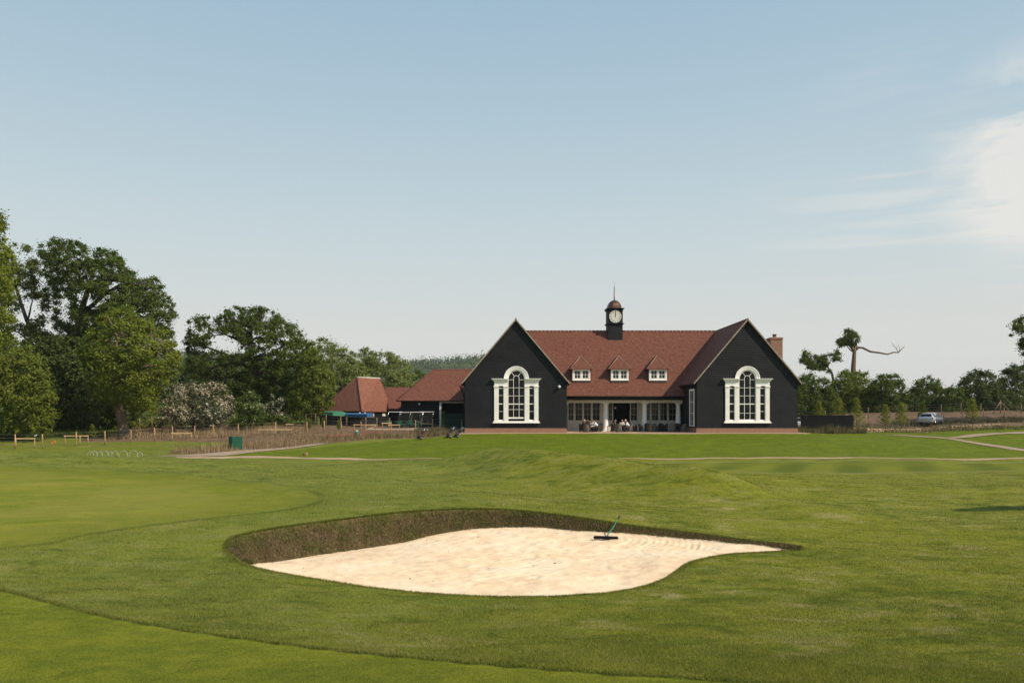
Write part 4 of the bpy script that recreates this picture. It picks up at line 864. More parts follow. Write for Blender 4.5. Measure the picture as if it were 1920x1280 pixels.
rf = mb.build('roof', M['tile'], store); mb = PB(); mb.tube([eL, rL, rR], .10, 6); mb.build('ridge_tile', M['ridge'], rf); mb = PB(); mb.tube([eL+Vector((0, -.06, -.08)), eR+Vector((0, -.06, -.08))], .07, 6); mb.build('gutter', M['black'], rf)
xo0 = (826-CX)*96.5/F; xo1 = -4.4; mb = PB(); xl_ = (752-CX)*96.5/F
mb.box(xl_, xo0, 96.5, 106.2, .8, zE-.05); mb.box(xo0, xo1+2, 99.5, 106.2, .8, zE-.05); mb.build('wall', M['stain_flat'], store)
mb = PB(); mb.box(xo0-.12, xo0+.12, 96.2, 96.44, .9, zE-.30); mb.box(xo0-.12, xo1+1, 96.22, 96.42, zE-.298, zE-.13); mb.build('timber_post', M['greywhite'], store)
mb = PB(); mb.box(xo0+.13, xo1+.6, 96.28, 96.36, .9, P(0, 775, 96).z); mb.build('green_screen', simple('dark_green_netting', (.012, .035, .024), .8), store)
for px, py in ((786, 757), (811, 758.5), (792.5, 774)):
    mb = PB(); c = P(px, py, 96.25); mb.ball(c, .13); mb.bar(c, c+Vector((0, .3, 0)), .04); mb.build('wall_lamp', M['cctv'] if px != 811 else M['black'], store)
link_ = thing('lean_to', 'low tiled link roof between the two barns', 'building', G(748, 106)); BASE[0] = link_.location.copy()
mb = PB(); a = P(728, 765, 104.5); b = P(760, 765, 104.5); c = P(772, 726, 108.5); d = P(722, 726, 108.5); mb.face([a, b, c, d]); mb.face([(a.x, a.y, a.z-.12), (a.x, a.y, a.z), (b.x, b.y, b.z), (b.x, b.y, b.z-.12)]); mb.face([d, c, (c.x, 112.5, a.z), (d.x, 112.5, a.z)]); mb.build('roof', M['tile'], link_)
mb = PB(); mb.box(a.x+.3, b.x+2, 104.9, 112, .8, a.z-.12); mb.build('wall', M['stain_flat'], link_)
# ---------------------------------------------------------------- trees and bushes
def leaf_mat(name, dark, light, yel=None, tr=.44):
    t = NT(name); ti = t.attr('tint'); cl = t.attr('clump'); c = t.mix(t.rng(cl, 0, 1, 0, 1, False), dark, light); c = t.mix(t.rng(ti, .1, 1, 0, .6, False), c, tuple(min(1, x*1.55) for x in light))
    if yel: c = t.mix(t.rng(t.math('ADD', t.math('MULTIPLY', cl, .5), t.math('MULTIPLY', ti, .5)), yel[1], yel[1]+.08, 0, 1), c, yel[0])
    t.fin(c, .6, .2); tb = t.n.new('ShaderNodeBsdfTranslucent'); t.set(tb.inputs[0], t.mix(.5, c, (.12, .17, .02))); ms = t.n.new('ShaderNodeMixShader'); ms.inputs[0].default_value = tr
    t.l.new(t.b.outputs[0], ms.inputs[1]); t.l.new(tb.outputs[0], ms.inputs[2]); t.l.new(ms.outputs[0], t.out.inputs[0]); return t.m
LM = {'oak': leaf_mat('oak_leaves', (.042, .068, .009), (.098, .130, .018)), 'lime': leaf_mat('pale_green_leaves', (.080, .108, .012), (.155, .180, .024)),
      'bright': leaf_mat('bright_spring_leaves', (.095, .128, .011), (.190, .215, .026)), 'olive': leaf_mat('olive_leaves', (.070, .085, .014), (.135, .145, .032)),
      'dark': leaf_mat('dark_hedge_leaves', (.028, .045, .008), (.062, .085, .014), tr=.25), 'mid': leaf_mat('willow_leaves', (.115, .140, .035), (.21, .235, .065)),
      'haw': leaf_mat('hawthorn_blossom', (.060, .072, .028), (.14, .13, .062), ((.47, .39, .29), .55), .15), 'haw2': leaf_mat('white_hawthorn_blossom', (.045, .062, .02), (.10, .11, .05), ((.56, .50, .38), .58), .15),
      'elder': leaf_mat('elder_leaves_in_flower', (.045, .075, .010), (.09, .14, .02), ((.5, .52, .3), .72)), 'sap': leaf_mat('sapling_leaves', (.14, .16, .014), (.27, .28, .03)),
      'hill': leaf_mat('distant_wood_leaves', (.055, .080, .042), (.100, .125, .065), tr=.1), 'weed': leaf_mat('weed_leaves', (.05, .055, .02), (.12, .11, .045), ((.30, .21, .11), .55), .2)}
t = NT('bark'); p = t.obj(); n1 = t.noise(t.map(p, (6, 6, 1.2)), 2, 6, .7); c = t.mix(t.rng(n1, .35, .65), (.045, .034, .024), (.13, .10, .075)); t.bump(n1, 1, .06); M['bark'] = t.fin(c, .95, .1)
t = NT('pale_bark'); p = t.obj(); n1 = t.noise(t.map(p, (6, 6, 1.2)), 2, 6, .7); c = t.mix(t.rng(n1, .35, .65), (.12, .085, .06), (.26, .19, .14)); t.bump(n1, 1, .06); M['bark2'] = t.fin(c, .95, .1)
def leaves(centres, crad, per, size, mat, name, parent, base, flat=.7, outc=None, droop=0):
    """clumps of small leaf-like faces around the given centres"""
    n = len(centres); C_ = np.repeat(centres, per, 0); cr_ = np.repeat(crad, per); m = len(C_)
    d = RNG.normal(0, 1, (m, 3)); d /= np.linalg.norm(d, axis=1)[:, None]; r = cr_*np.minimum(np.abs(RNG.normal(0, .68, m)), 1.7); off = d*r[:, None]; off[:, 2] *= flat; pos = C_+off
    if outc is not None: o = pos-outc[None]; o /= np.linalg.norm(o, axis=1)[:, None]+1e-6
    else: o = d
    nrm = o*.55+d*.35+RNG.normal(0, .55, (m, 3))+np.array([0, 0, .25]); nrm /= np.linalg.norm(nrm, axis=1)[:, None]
    a = np.cross(nrm, RNG.normal(0, 1, (m, 3))); a /= np.linalg.norm(a, axis=1)[:, None]+1e-9; b = np.cross(nrm, a); s = size*RNG.uniform(.55, 1.3, m)
    V = np.empty((m, 4, 3)); V[:, 0] = pos-a*s[:, None]; V[:, 1] = pos-b*(s*.55)[:, None]+a*(s*.1)[:, None]; V[:, 2] = pos+a*s[:, None]; V[:, 3] = pos+b*(s*.55)[:, None]+a*(s*.1)[:, None]
    V -= np.array(base)
    return np_mesh(name, V.reshape(-1, 3), np.arange(4*m).reshape(-1, 4), mat, parent, attrs={'tint': np.repeat(RNG.uniform(0, 1, m), 4), 'clump': np.repeat(np.repeat(RNG.uniform(0, 1, n), per), 4)})
def bent(a, b, k=.12, n=6, sag=0):
    a, b = Vector(a), Vector(b); L = (b-a).length; o = Vector([random.uniform(-1, 1) for _ in range(3)])*L*k; o2 = Vector([random.uniform(-1, 1) for _ in range(3)])*L*k*.5
    return [a.lerp(b, t)+o*math.sin(math.pi*t)+o2*math.sin(2*math.pi*t)+Vector((0, 0, sag*L*math.sin(math.pi*t))) for t in [i/n for i in range(n+1)]]
def tree(name, label, Y, blobs, trunk, lm, nclump=120, per=90, leaf=.16, crad=.75, cat='tree', group=None, bark='bark', r0=.4, depth=.8, hollow=.45, limbs=True, extra=None, flat=.75):
    """blobs: (px, py, rx, ry) in photo pixels at distance Y; trunk: [(px, py), ...] from the ground up"""
    s = Y/F; bx, by = XY(trunk[0][0], Y); base = Vector((bx, by, gz(bx, by)-.1)); root = thing(name, label, cat, base, 0, group)
    tb = MB(); tp = [Vector((0, 0, 0))]+[P(px, py, Y)-base+Vector((0, random.uniform(-.2, .2), 0)) for px, py in trunk[1:]]
    if len(tp) < 2: tp.append(Vector((0, 0, 1.0)))
    n = len(tp); rr = [r0*(1-.5*i/(n-1)) for i in range(n)]; rr[0] *= 1.25; tb.tube(tp, rr, 10)
    cs = []; tot = sum(b[2]*b[3] for b in blobs); allc = []
    for b in blobs:
        px, py, rx, ry = b[:4]; dy = b[4] if len(b) > 4 else random.uniform(-.3, .3)*rx*s
        c = P(px, py, Y)+Vector((0, dy, 0)); k = max(3, int(nclump*rx*ry/tot)); RX, RZ_ = rx*s, ry*s; RY_ = min(RX, RZ_*1.3)*depth
        d = RNG.normal(0, 1, (k, 3)); d /= np.linalg.norm(d, axis=1)[:, None]; r = RNG.uniform(hollow, 1, k)**.7; kr = np.minimum(crad, .45*min(RX, RZ_)+.15)
        pos = np.array(c)+d*np.array([max(RX-kr*.7, .2), max(RY_-kr*.7, .2), max(RZ_-kr*.7, .2)])*r[:, None]; cs.append(np.c_[pos, np.full(k, kr)])
        if limbs:
            st = min(tp, key=lambda q: abs((q+base).z-(c.z-RZ_*.8))+.3*(q+base-c).length) if n > 2 else tp[-1]
            lp = bent(st, c-base, .13, 6, .08); R_ = r0*.5*min(1, math.sqrt(RX*RZ_)/3.); tb.tube(lp, [max(.03, R_*(1-.75*i/6)) for i in range(7)], 7)
            for j in range(min(k, 9)):
                q = pos[j]; st2 = lp[random.randint(2, 6)]; tb.tube(bent(st2, Vector(q)-base, .15, 4), [max(.02, R_*.32*(1-.2*i)) for i in range(5)], 5)
    tb.build('trunk', M[bark], root)
    cs = np.concatenate(cs); gnd = GZ(cs[:, 0], cs[:, 1]); cs[:, 2] = np.maximum(cs[:, 2], gnd+cs[:, 3]*.55)
    leaves(cs[:, :3], cs[:, 3]*RNG.uniform(.7, 1.25, len(cs)), per, leaf, LM[lm] if isinstance(lm, str) else lm, 'crown', root, base, flat, np.array(cs[:, :3].mean(0)))
    if extra: extra(root, base)
    return root

def smooth_poly(poly, k=2):
    for _ in range(k):
        q = []
        for i in range(len(poly)): a, b = poly[i], poly[(i+1) % len(poly)]; q += [(a[0]*.75+b[0]*.25, a[1]*.75+b[1]*.25), (a[0]*.25+b[0]*.75, a[1]*.25+b[1]*.75)]
        poly = q
    return poly
def crown_tree(name, label, Y, poly, trunk, lm, dens=3.2, per=85, leaf=.15, crad=.7, gap=-.55, gs=1.6, cat='tree', group=None, bark='bark', r0=.4, depth=1., nlimb=16, holes=(), limb_k=.5, seed=0):
    """a crown filled from its outline in the photograph: poly in photo pixels, given depth and rounded towards the edge"""
    s = Y/F; bx, by = XY(trunk[0][0], Y); base = Vector((bx, by, gz(bx, by)-.1)); root = thing(name, label, cat, base, 0, group)
    poly = [((px-CX)*s, EZ-(py-CY)*s) for px, py in smooth_poly(poly, 1)]; pa = np.array(poly); lo, hi = pa.min(0), pa.max(0)
    area = abs(sum(poly[i][0]*poly[(i+1) % len(poly)][1]-poly[(i+1) % len(poly)][0]*poly[i][1] for i in range(len(poly))))/2; n = int(area*dens*1.25)
    c = RNG.uniform(lo, hi, (n*6, 2)); e = sdf(c[:, 0], c[:, 1], poly); ok = (e > crad*.30)
    for h in holes: hp_ = [((px-CX)*s, EZ-(py-CY)*s) for px, py in h]; ok &= sdf(c[:, 0], c[:, 1], hp_) < -crad*.3
    ok &= vnoise(c[:, 0]+50, c[:, 1]+50, gs, 31+seed)+.5*vnoise(c[:, 0]+50, c[:, 1]+50, gs*.45, 32+seed) > gap+.25*np.clip(1-e/1.5, 0, 1)
    c, e = c[ok][:n], e[ok][:n]; em = max(e.max(), .5); hd_ = em*depth*np.sqrt(np.clip(1-(1-np.minimum(e/em, 1))**2, 0, 1)); sg = RNG.choice([-1, 1], len(c), p=[.6, .4]); yo = sg*RNG.uniform(.1, 1, len(c))**.6*hd_
    # keep each clump where the photograph shows it from this distance, then give it depth of its own
    pos = np.c_[c[:, 0]*(1+yo/Y), Y+yo, EZ+(c[:, 1]-EZ)*(1+yo/Y)]; kr = np.minimum(crad, .3+e*.55)*RNG.uniform(.65, 1.25, len(c))
    pos[:, 2] = np.maximum(pos[:, 2], GZ(pos[:, 0], pos[:, 1])+kr*.5)
    tb = MB(); tp = [Vector((0, 0, 0))]+[P(px, py, Y)-base for px, py in trunk[1:]]; nn_ = len(tp); rr = [r0*(1-.62*i/(nn_-1)) for i in range(nn_)]; tb.tube([tp[0]]+[tp[0].lerp(tp[1], .12)]+tp[1:], [rr[0]*1.5, rr[0]*1.05]+rr[1:], 10)
    idx = RNG.choice(len(pos), min(nlimb, len(pos)), replace=False); tl = tp[1:] if nn_ > 2 else tp
    for j in idx:
        q = Vector(pos[j])-base; k_ = min(range(len(tl)), key=lambda m: (tl[m]-q).length+max(0, tl[m].z-q.z+.5)*2); st = tl[k_]; L = (q-st).length; R_ = r0*limb_k*min(1, .35+L*.06); lp = bent(st, q, .14, 6, .06); tb.tube(lp, [max(.025, R_*(1-.85*i/6)) for i in range(7)], 6)
        dd = np.linalg.norm(pos-pos[j], axis=1); near = np.argsort(dd)[1:6]
        for m in near[:4]: tb.tube(bent(lp[4], Vector(pos[m])-base, .15, 3), [max(.02, R_*.35), R_*.25, R_*.18, .015], 5)
    tb.build('trunk', M[bark], root)
    leaves(pos, kr, per, leaf, LM[lm], 'crown', root, base, .8, pos.mean(0)); return root
# left-hand trees, farthest first
CT_ = crown_tree
CT_('tree', 'olive-green thin-crowned tree behind the far-left trees', 100, [(-40,455),(0,448),(22,452),(45,455),(70,464),(85,500),(97,550),(104,610),(100,680),(60,760),(-40,760),(-60,600)], [(95,800),(100,720),(80,660),(50,600),(30,540)], 'olive', 2.2, 70, .15, .75, gap=-.12, r0=.45, nlimb=22, seed=1)
CT_('oak_tree', 'tallest dark oak on the left, forked trunk against the sky', 96, [(66,462),(84,448),(102,443),(120,450),(140,447),(158,455),(180,455),(196,466),(212,468),(232,478),(236,496),(256,508),(262,522),(280,517),(301,521),(312,545),(326,565),(333,590),(325,614),(330,640),(300,650),(240,640),(180,640),(112,640),(92,600),(98,560),(80,510)], [(138,815),(139,700),(141,640),(150,590),(166,540),(176,505)], 'oak', 3.2, 85, .15, .75, gap=-.5, r0=.6, nlimb=34, holes=[[(150,548),(168,545),(172,580),(150,588)], [(118,560),(130,566),(128,600),(112,596)]], seed=2)
CT_('tree', 'dense dark understorey tree filling the gap below the tall oak', 92, [(40,620),(110,630),(180,630),(250,690),(275,750),(262,812),(160,822),(60,822),(30,700)], [(120,825),(120,760),(125,700)], 'dark', 2.8, 70, .19, 1.0, gap=-.9, r0=.4, seed=3)
CT_('maple_tree', 'rounded light-green tree with a leaning bare trunk at the fence', 80, [(211,572),(243,574),(275,586),(292,606),(322,624),(334,648),(341,674),(333,706),(314,732),(304,770),(282,792),(250,784),(236,762),(200,760),(164,745),(140,694),(145,648),(164,616),(184,592)], [(234,826),(229,792),(222,760),(217,720),(214,680),(222,640)], 'bright', 3.6, 90, .13, .62, gap=-.62, bark='bark2', r0=.55, nlimb=24, seed=4)
CT_('tree', 'sunlit yellow-green tree cut by the left edge of the picture', 66, [(-130,340),(-60,330),(-20,348),(0,378),(9,402),(14,430),(10,452),(28,468),(31,500),(22,540),(33,590),(30,625),(8,642),(-20,680),(-90,720),(-160,680),(-170,480)], [(-60,850),(-60,700),(-50,600),(-45,500)], 'bright', 3.6, 90, .12, .6, gap=-.5, r0=.45, seed=5)
CT_('tree', 'broad low tree with drooping green boughs at the bottom left', 76, [(-140,640),(-40,632),(0,628),(40,640),(75,660),(92,700),(104,740),(118,788),(100,815),(0,824),(-140,824)], [(20,842),(20,780),(20,700)], 'lime', 3.4, 85, .14, .7, gap=-.6, r0=.4, seed=6)
CT_('oak_tree', 'spreading dark oak with open limbs left of the barns', 98, [(350,598),(368,590),(386,588),(404,598),(412,584),(430,576),(446,571),(467,573),(486,572),(503,579),(524,583),(545,594),(563,602),(574,616),(577,640),(590,670),(585,720),(575,770),(540,785),(498,780),(482,738),(446,712),(415,706),(391,712),(347,698),(341,680),(352,660),(341,648),(348,622)], [(500,805),(497,745),(484,705),(474,675),(466,645)], 'oak', 3.4, 85, .14, .68, gap=-.7, r0=.6, nlimb=40, holes=[[(398,634),(416,622),(438,640),(452,656),(430,662),(408,652)], [(372,650),(395,652),(392,664),(370,660)], [(400,690),(440,688),(440,700),(402,702)]], seed=7)
CT_('tree', 'leafy mid-green tree right beside the spreading oak', 93, [(572,636),(592,645),(612,672),(628,700),(634,735),(622,768),(592,790),(545,796),(535,740),(552,690)], [(590,808),(590,760),(588,720)], 'lime', 3.2, 85, .15, .75, gap=-.8, r0=.35, seed=8)
CT_('tree', 'pale willow-green rounded tree behind the small barn', 125, [(579,642),(594,632),(610,629),(623,626),(638,632),(651,641),(666,657),(690,686),(700,712),(705,775),(590,780),(575,700)], [(640,800),(640,740),(636,700)], 'mid', 2.6, 75, .17, .9, gap=-.6, r0=.4, seed=9)
CT_('tree', 'twin-topped pale tree farther right behind the barn roof', 140, [(670,654),(685,647),(697,658),(717,652),(730,655),(743,662),(758,672),(770,680),(784,696),(790,720),(780,775),(660,775),(665,700)], [(730,795),(730,740),(728,700)], 'mid', 2.6, 70, .18, 1.0, gap=-.6, r0=.4, seed=10)
CT_('tree', 'small dark-green tree showing over the long barn roof', 150, [(770,700),(785,690),(800,698),(815,712),(830,735),(830,775),(765,775)], [(795,795),(795,750)], 'oak', 2.2, 70, .2, 1.1, gap=-.8, r0=.3, seed=11)
CT_('tree', 'dark mid-distance tree filling the gap below the open oak limbs', 116, [(338,672),(352,655),(380,652),(405,668),(430,664),(455,655),(480,668),(520,700),(520,770),(330,775),(330,700)], [(420,800),(420,740),(425,700)], 'oak', 2.8, 75, .17, .9, gap=-.9, r0=.35, nlimb=8, seed=20)
CT_('tree', 'dark mid-distance tree between the leaning-trunk tree and the hawthorn', 112, [(60,640),(120,620),(200,630),(300,655),(345,690),(345,760),(60,780)], [(200,810),(200,740),(205,700)], 'dark', 2.4, 75, .18, 1.0, gap=-.9, r0=.35, nlimb=8, seed=21)
CT_('hawthorn_bush', 'large pink-blossomed hawthorn behind the staked saplings', 90, [(308,724),(325,714),(345,711),(372,716),(400,713),(425,722),(444,736),(450,765),(436,790),(370,800),(316,796),(302,760)], [(365,808),(365,780)], 'haw', 4, 90, .11, .5, gap=-.9, cat='bush', group='hawthorns in blossom', r0=.15, seed=12)
CT_('hawthorn_bush', 'blossoming hawthorn drooping beside the leaning trunk', 84, [(300,745),(322,738),(340,748),(354,772),(352,796),(310,805),(292,790)], [(325,818),(325,790)], 'haw', 4, 90, .11, .45, gap=-.9, cat='bush', group='hawthorns in blossom', r0=.12, seed=13)
CT_('hawthorn_bush', 'whitest hawthorn, low and rounded, left of the flowering elder', 86, [(362,775),(375,757),(395,748),(418,758),(436,776),(432,798),(385,804),(364,796)], [(395,812),(395,795)], 'haw2', 4.5, 95, .11, .42, gap=-.9, cat='bush', group='hawthorns in blossom', r0=.12, seed=14)
CT_('hawthorn_bush', 'shaded white hawthorn below the spreading oak', 92, [(494,752),(510,738),(530,740),(545,760),(545,795),(500,800)], [(517,808),(517,790)], 'haw2', 4, 90, .11, .42, gap=-.9, cat='bush', group='hawthorns in blossom', r0=.12, seed=15)
CT_('elder_bush', 'bright green elder with cream flowers left of the oak trunk', 85, [(436,760),(446,738),(468,731),(488,740),(500,762),(498,786),(470,800),(440,792)], [(468,810),(468,790)], 'elder', 4.5, 95, .11, .45, gap=-.9, cat='bush', r0=.12, seed=16)
CT_('bush', 'dark bramble thicket at the foot of the elder', 89, [(400,800),(420,784),(500,780),(580,778),(600,800),(560,808),(420,808)], [(490,810),(490,798)], 'oak', 4, 80, .13, .45, gap=-.9, cat='bush', r0=.08, nlimb=4, seed=17)
CT_('bush', 'low green scrub under the leaning trunk at the left', 90, [(205,800),(225,778),(270,768),(300,782),(310,806),(250,818),(205,816)], [(250,818),(250,800)], 'lime', 4, 80, .13, .5, gap=-.9, cat='bush', r0=.1, nlimb=4, seed=18)
# hedge of separate bushes on the right
HEDGE = [('dark hedge tree against the right corner of the clubhouse', 1520,735,45,34,'oak'), ('sunlit hedge tree rising below the pollarded oak', 1600,725,42,34,'lime'), ('dark hedge bush between the two tallest hedge trees', 1585,755,45,25,'dark'),
         ('rounded hedge tree just right of the pollarded trunk', 1665,722,32,26,'oak'), ('smaller green hedge bush behind the yellow sapling', 1640,752,36,24,'lime'), ('hedge tree with a flat top above the silver estate car', 1738,728,30,24,'oak'),
         ('low dark bush in the dip of the hedge', 1790,742,28,20,'oak'), ('tallest rounded dark tree in the right-hand hedge', 1838,722,38,32,'dark'), ('dark hedge tree at the right edge of the picture', 1905,715,32,34,'dark'), ('dark bush filling the hedge bottom at the right', 1870,752,40,24,'dark'),
         ('dark bush low in the hedge behind the estate car', 1700,756,42,24,'dark'), ('dark bush low in the hedge beyond the last sapling', 1775,762,38,20,'dark')]
for i, (lb, px, py, rx, ry, lm) in enumerate(HEDGE):
    Y = 118+(i % 3)*3; rx *= 1.12; ph = random.uniform(0, 6); pl = [(px-rx*1.05, 784)]+[(px-rx*math.cos(a)*(1+.07*math.sin(5*a+ph)), py+6-(ry+6)*math.sin(a)*(1+.09*math.sin(7*a+ph))) for a in [math.pi*j/12 for j in range(13)]]+[(px+rx*1.05, 784)]
    CT_('hedge_tree', lb, Y, pl, [(px, 788), (px, py+ry*.6), (px, py)], lm, 4.2, 85, .15, .75, gap=-1.3, group='hedge trees on the right', r0=.22, nlimb=8, seed=40+i)
CT_('oak_tree', 'small open-crowned oak left of the pollarded trunk', 127, [(1493,678),(1504,668),(1506,656),(1519,657),(1532,664),(1550,662),(1562,659),(1571,654),(1578,665),(1576,678),(1567,686),(1560,698),(1545,712),(1510,712),(1501,690)], [(1566,790),(1564,720),(1560,700),(1552,688)], 'oak', 5, 60, .13, .5, gap=-.22, gs=1.3, r0=.3, nlimb=16, seed=60)
def deadlimb(root, base):
    mb = MB(); q = lambda px, py, dy=0: P(px, py, 128)+Vector((0, dy, 0))-base
    mb.tube([q(1604,656), q(1610,651), q(1618,652), q(1632,659), q(1648,661), q(1664,664), q(1676,660), q(1684,661)], [.24, .2, .19, .17, .15, .13, .11, .09], 7)
    mb.tube([q(1684,661), q(1691,654), q(1697,647)], [.08, .06, .02], 5); mb.tube([q(1684,660), q(1679,651), q(1674,645), q(1671,641)], [.06, .04, .03, .015], 5); mb.tube([q(1686,658), q(1687,650), q(1682,645)], [.04, .03, .012], 5); mb.tube([q(1680,653), q(1686,647)], [.03, .012], 4); mb.tube([q(1676,648), q(1670,649)], [.025, .01], 4); mb.tube([q(1690,655), q(1694,652), q(1698,653)], [.03, .02, .01], 4)
    mb.tube([q(1602,658), q(1594,648), q(1586,644)], [.28, .2, .12], 6); mb.tube([q(1604,655), q(1605,646), q(1603,640)], [.26, .2, .12], 6); mb.build('dead_limb', M['bark2'], root)
po = CT_('pollard_oak', 'pollarded oak stub with a tuft of leaves and one long dead limb', 128, [(1566,643),(1571,628),(1579,617),(1592,615),(1605,623),(1614,633),(1610,643),(1601,650),(1590,645),(1579,652),(1569,650)], [(1600,800),(1600,720),(1600,690),(1602,660),(1604,650)], 'oak', 8, 70, .13, .45, gap=-.7, gs=1., bark='bark2', r0=.56, nlimb=7, seed=61); deadlimb(po, po.location.copy())
CT_('oak_tree', 'dark oak whose branches reach in at the right edge', 95, [(1886,628),(1893,608),(1905,600),(1920,588),(1950,570),(2050,560),(2060,720),(1960,730),(1920,690),(1910,674),(1918,660),(1904,655),(1912,645),(1895,638)], [(1990,800),(1985,720),(1975,660)], 'oak', 4, 80, .13, .5, gap=-.35, r0=.5, nlimb=26, seed=62)
# saplings in front of the bank
def sapling(px, ytop, ybot, wpx, Y, label, lm='sap', name='sapling', sparse=1.3):
    s = Y/F; bx, by = XY(px, Y); base = Vector((bx, by, gz(bx, by)-.03)); top = P(px, ytop, Y); H = top.z-base.z; R_ = wpx*s/2; root = thing(name, label, 'sapling', base, 0, 'young saplings by the fences')
    mb = MB(); mb.tube([(0, 0, 0), (.04, 0, H*.5), (0, 0, H)], [.035, .025, .01], 6); cs = []
    n = int(26*sparse)
    for i in range(n):
        t_ = .22+.76*i/n; a = i*2.4; r = R_*(1-t_)**.7*random.uniform(.7, 1.2)*1.15; z = H*t_; q = Vector((r*math.cos(a), r*math.sin(a), z+r*.45)); mb.tube([(0, 0, z*.96), q*.6+Vector((0, 0, z*.36)), q], [.012, .009, .005], 4)
        for f in (.45, .8, 1.05): cs.append((q.x*f, q.y*f, (z+r*.45*f)))
    mb.build('trunk', M['bark2'], root); cs = np.array(cs)+np.array(base); leaves(cs, np.full(len(cs), max(.12, R_*.25)), 26, .065, LM[lm], 'crown', root, base, .9); return root
for px, yt, yb, wd, Y, lb in [(1535,751,800,26,90,'yellow-green sapling behind the left end of the black screen'), (1573,746,805,30,88,'tallest yellow-green sapling behind the black screen'), (1606,745,808,26,87,'upright sapling at the right end of the black screen'),
                              (1660,758,805,22,93,'thin dusty sapling on the bank right of the black screen'), (1690,755,806,26,90,'branching pale sapling midway along the stone wall'), (1729,752,790,20,99,'sapling standing behind the silver estate car'), (1823,746,800,26,92,'lone bright sapling on the bank right of the car')]: sapling(px, yt, yb, wd, Y, lb)
for px, yt, wd, Y, lb in [(173,795,10,76,'small leafy sapling by the second fence on the left'), (832,770,6,88,'thin sapling in front of the green screen'), (580,785,6,84,'thin sapling left of the green awning'), (606,783,7,85,'bushy young sapling below the green awning'), (635,787,6,84,'thin sapling below the blue awning')]: sapling(px, yt, 0, wd, Y, lb, 'lime', sparse=.6)
# off-frame tree whose shadow lies on the grass at the right
tree('tree', 'isolated round tree standing on the turf beyond the right edge', 22, [(2410,575,90,30),(2500,570,90,30),(2320,585,60,16),(2600,560,70,40),(2470,640,120,22)], [(2460,990),(2460,760),(2460,640)], 'oak', 200, 70, .10, .45, r0=.14, depth=.55)
# ---------------------------------------------------------------- far wooded hills
nx, ny = 120, 16; vs = []; fs = []
for j in range(ny):
    for i in range(nx):
        X = -900+2100*i/(nx-1); Y = 420+j*60; u_ = X/Y
        top = 62+10*math.sin(X*.004+1)+7*math.sin(X*.011)+(24*float(ss(-.15, -.75, np.array(u_))))-46*float(ss(.02, .45, np.array(u_)))
        vs.append((X, Y, 1.2+top*float(ss(0, 1, np.array(min(1, j/9.)))) if j < 12 else 1.2+top*(1-.3*(j-12))))
for j in range(ny-1):
    for i in range(nx-1): a = j*nx+i; fs.append((a, a+1, a+nx+1, a+nx))
t = NT('hill_pasture'); p = t.pos(); n1 = t.noise(p, .012, 5); t.fin(t.mix(t.rng(n1, .4, .6), (.045, .065, .025), (.075, .095, .035)), .95, .05); hillm = t.m
tag(np_mesh('hills', vs, fs, hillm, smooth=True), 'low wooded hills far behind the buildings', kind='structure')
va = np.array(vs).reshape(ny, nx, 3); n = 6500; ii = RNG.uniform(0, nx-1.01, n); jj = RNG.uniform(1, 11.9, n); i0 = ii.astype(int); j0 = jj.astype(int); f1 = (ii-i0)[:, None]; f2 = (jj-j0)[:, None]
pc = (va[j0, i0]*(1-f1)+va[j0, i0+1]*f1)*(1-f2)+(va[j0+1, i0]*(1-f1)+va[j0+1, i0+1]*f1)*f2; keep = vnoise(pc[:, 0], pc[:, 1], 90, 5) > -.75; pc = pc[keep]; pc[:, 2] += RNG.uniform(1, 5, len(pc))
tag(leaves(pc, RNG.uniform(4, 8, len(pc)), 60, 1.0, LM['hill'], 'wood', None, (0, 0, 0), .8), 'far-off wood covering the hills', kind='stuff')
# far tree line closing the horizon on both sides
n = 900; u_ = RNG.uniform(-1.2, 1.3, n); Yf = RNG.uniform(170, 260, n); pc = np.c_[u_*Yf, Yf, RNG.uniform(1.5, 7, n)+4*vnoise(u_*Yf, Yf, 25, 8)]
tag(leaves(pc, RNG.uniform(2, 3.6, n), 90, .45, LM['oak'], 'wood', None, (0, 0, 0), .9), 'band of far woodland behind the buildings', kind='stuff')
# ---------------------------------------------------------------- weeds and dead stalks (stuff)
def stalks(name, polys, n, h0, h1, mat, label, wd=.02, lean=.35):
    xs = []
    for poly, k in polys:
        a = np.array(poly); lo, hi = a.min(0), a.max(0); q = np.empty((0, 2))
        while len(q) < n*k: c = RNG.uniform(lo, hi, (int(n*2), 2)); q = np.r_[q, c[inpoly(c[:, 0], c[:, 1], poly)]]
        xs.append(q[:int(n*k)])
    q = np.concatenate(xs); z = GZ(q[:, 0], q[:, 1])-.02; cl = np.clip(.75+.5*vnoise(q[:, 0], q[:, 1], 1.3, 21), .25, 1.2); h = RNG.uniform(h0, h1, len(q))*cl
    return blades_mesh(name, q[:, 0], q[:, 1], z, h, wd*RNG.uniform(.6, 1.3, len(q)), lean, mat, label, {'clump': RNG.uniform(0, 1, len(q))})
t = NT('dead_stalks'); ti = t.attr('tint'); c = t.mix(t.rng(ti, 0, 1, 0, 1, False), (.15, .095, .05), (.40, .29, .17)); c = t.mix(t.rng(t.attr('clump'), .7, .9), c, (.07, .085, .025)); M['stalk'] = t.fin(c, .9, .1)
R_ = lambda L: [XY(*p) for p in L]
stalks('weeds', [(SOIL[1], 1), (R_([(560,74),(868,79.6),(866,83),(700,80),(560,77)]), 1.3), (R_([(200,76),(600,78),(600,88),(240,86)]), 1.0)], 5200, .25, .85, M['stalk'], 'dead reeds and dry stalks in the planting strip on the left', .035, .4)
stalks('weeds', [(R_([(780,78),(866,79.4),(866,82),(780,80.5)]), 1)], 2600, .3, 1.1, LM['weed'], 'tall weeds beside the left corner of the clubhouse', .04, .4)
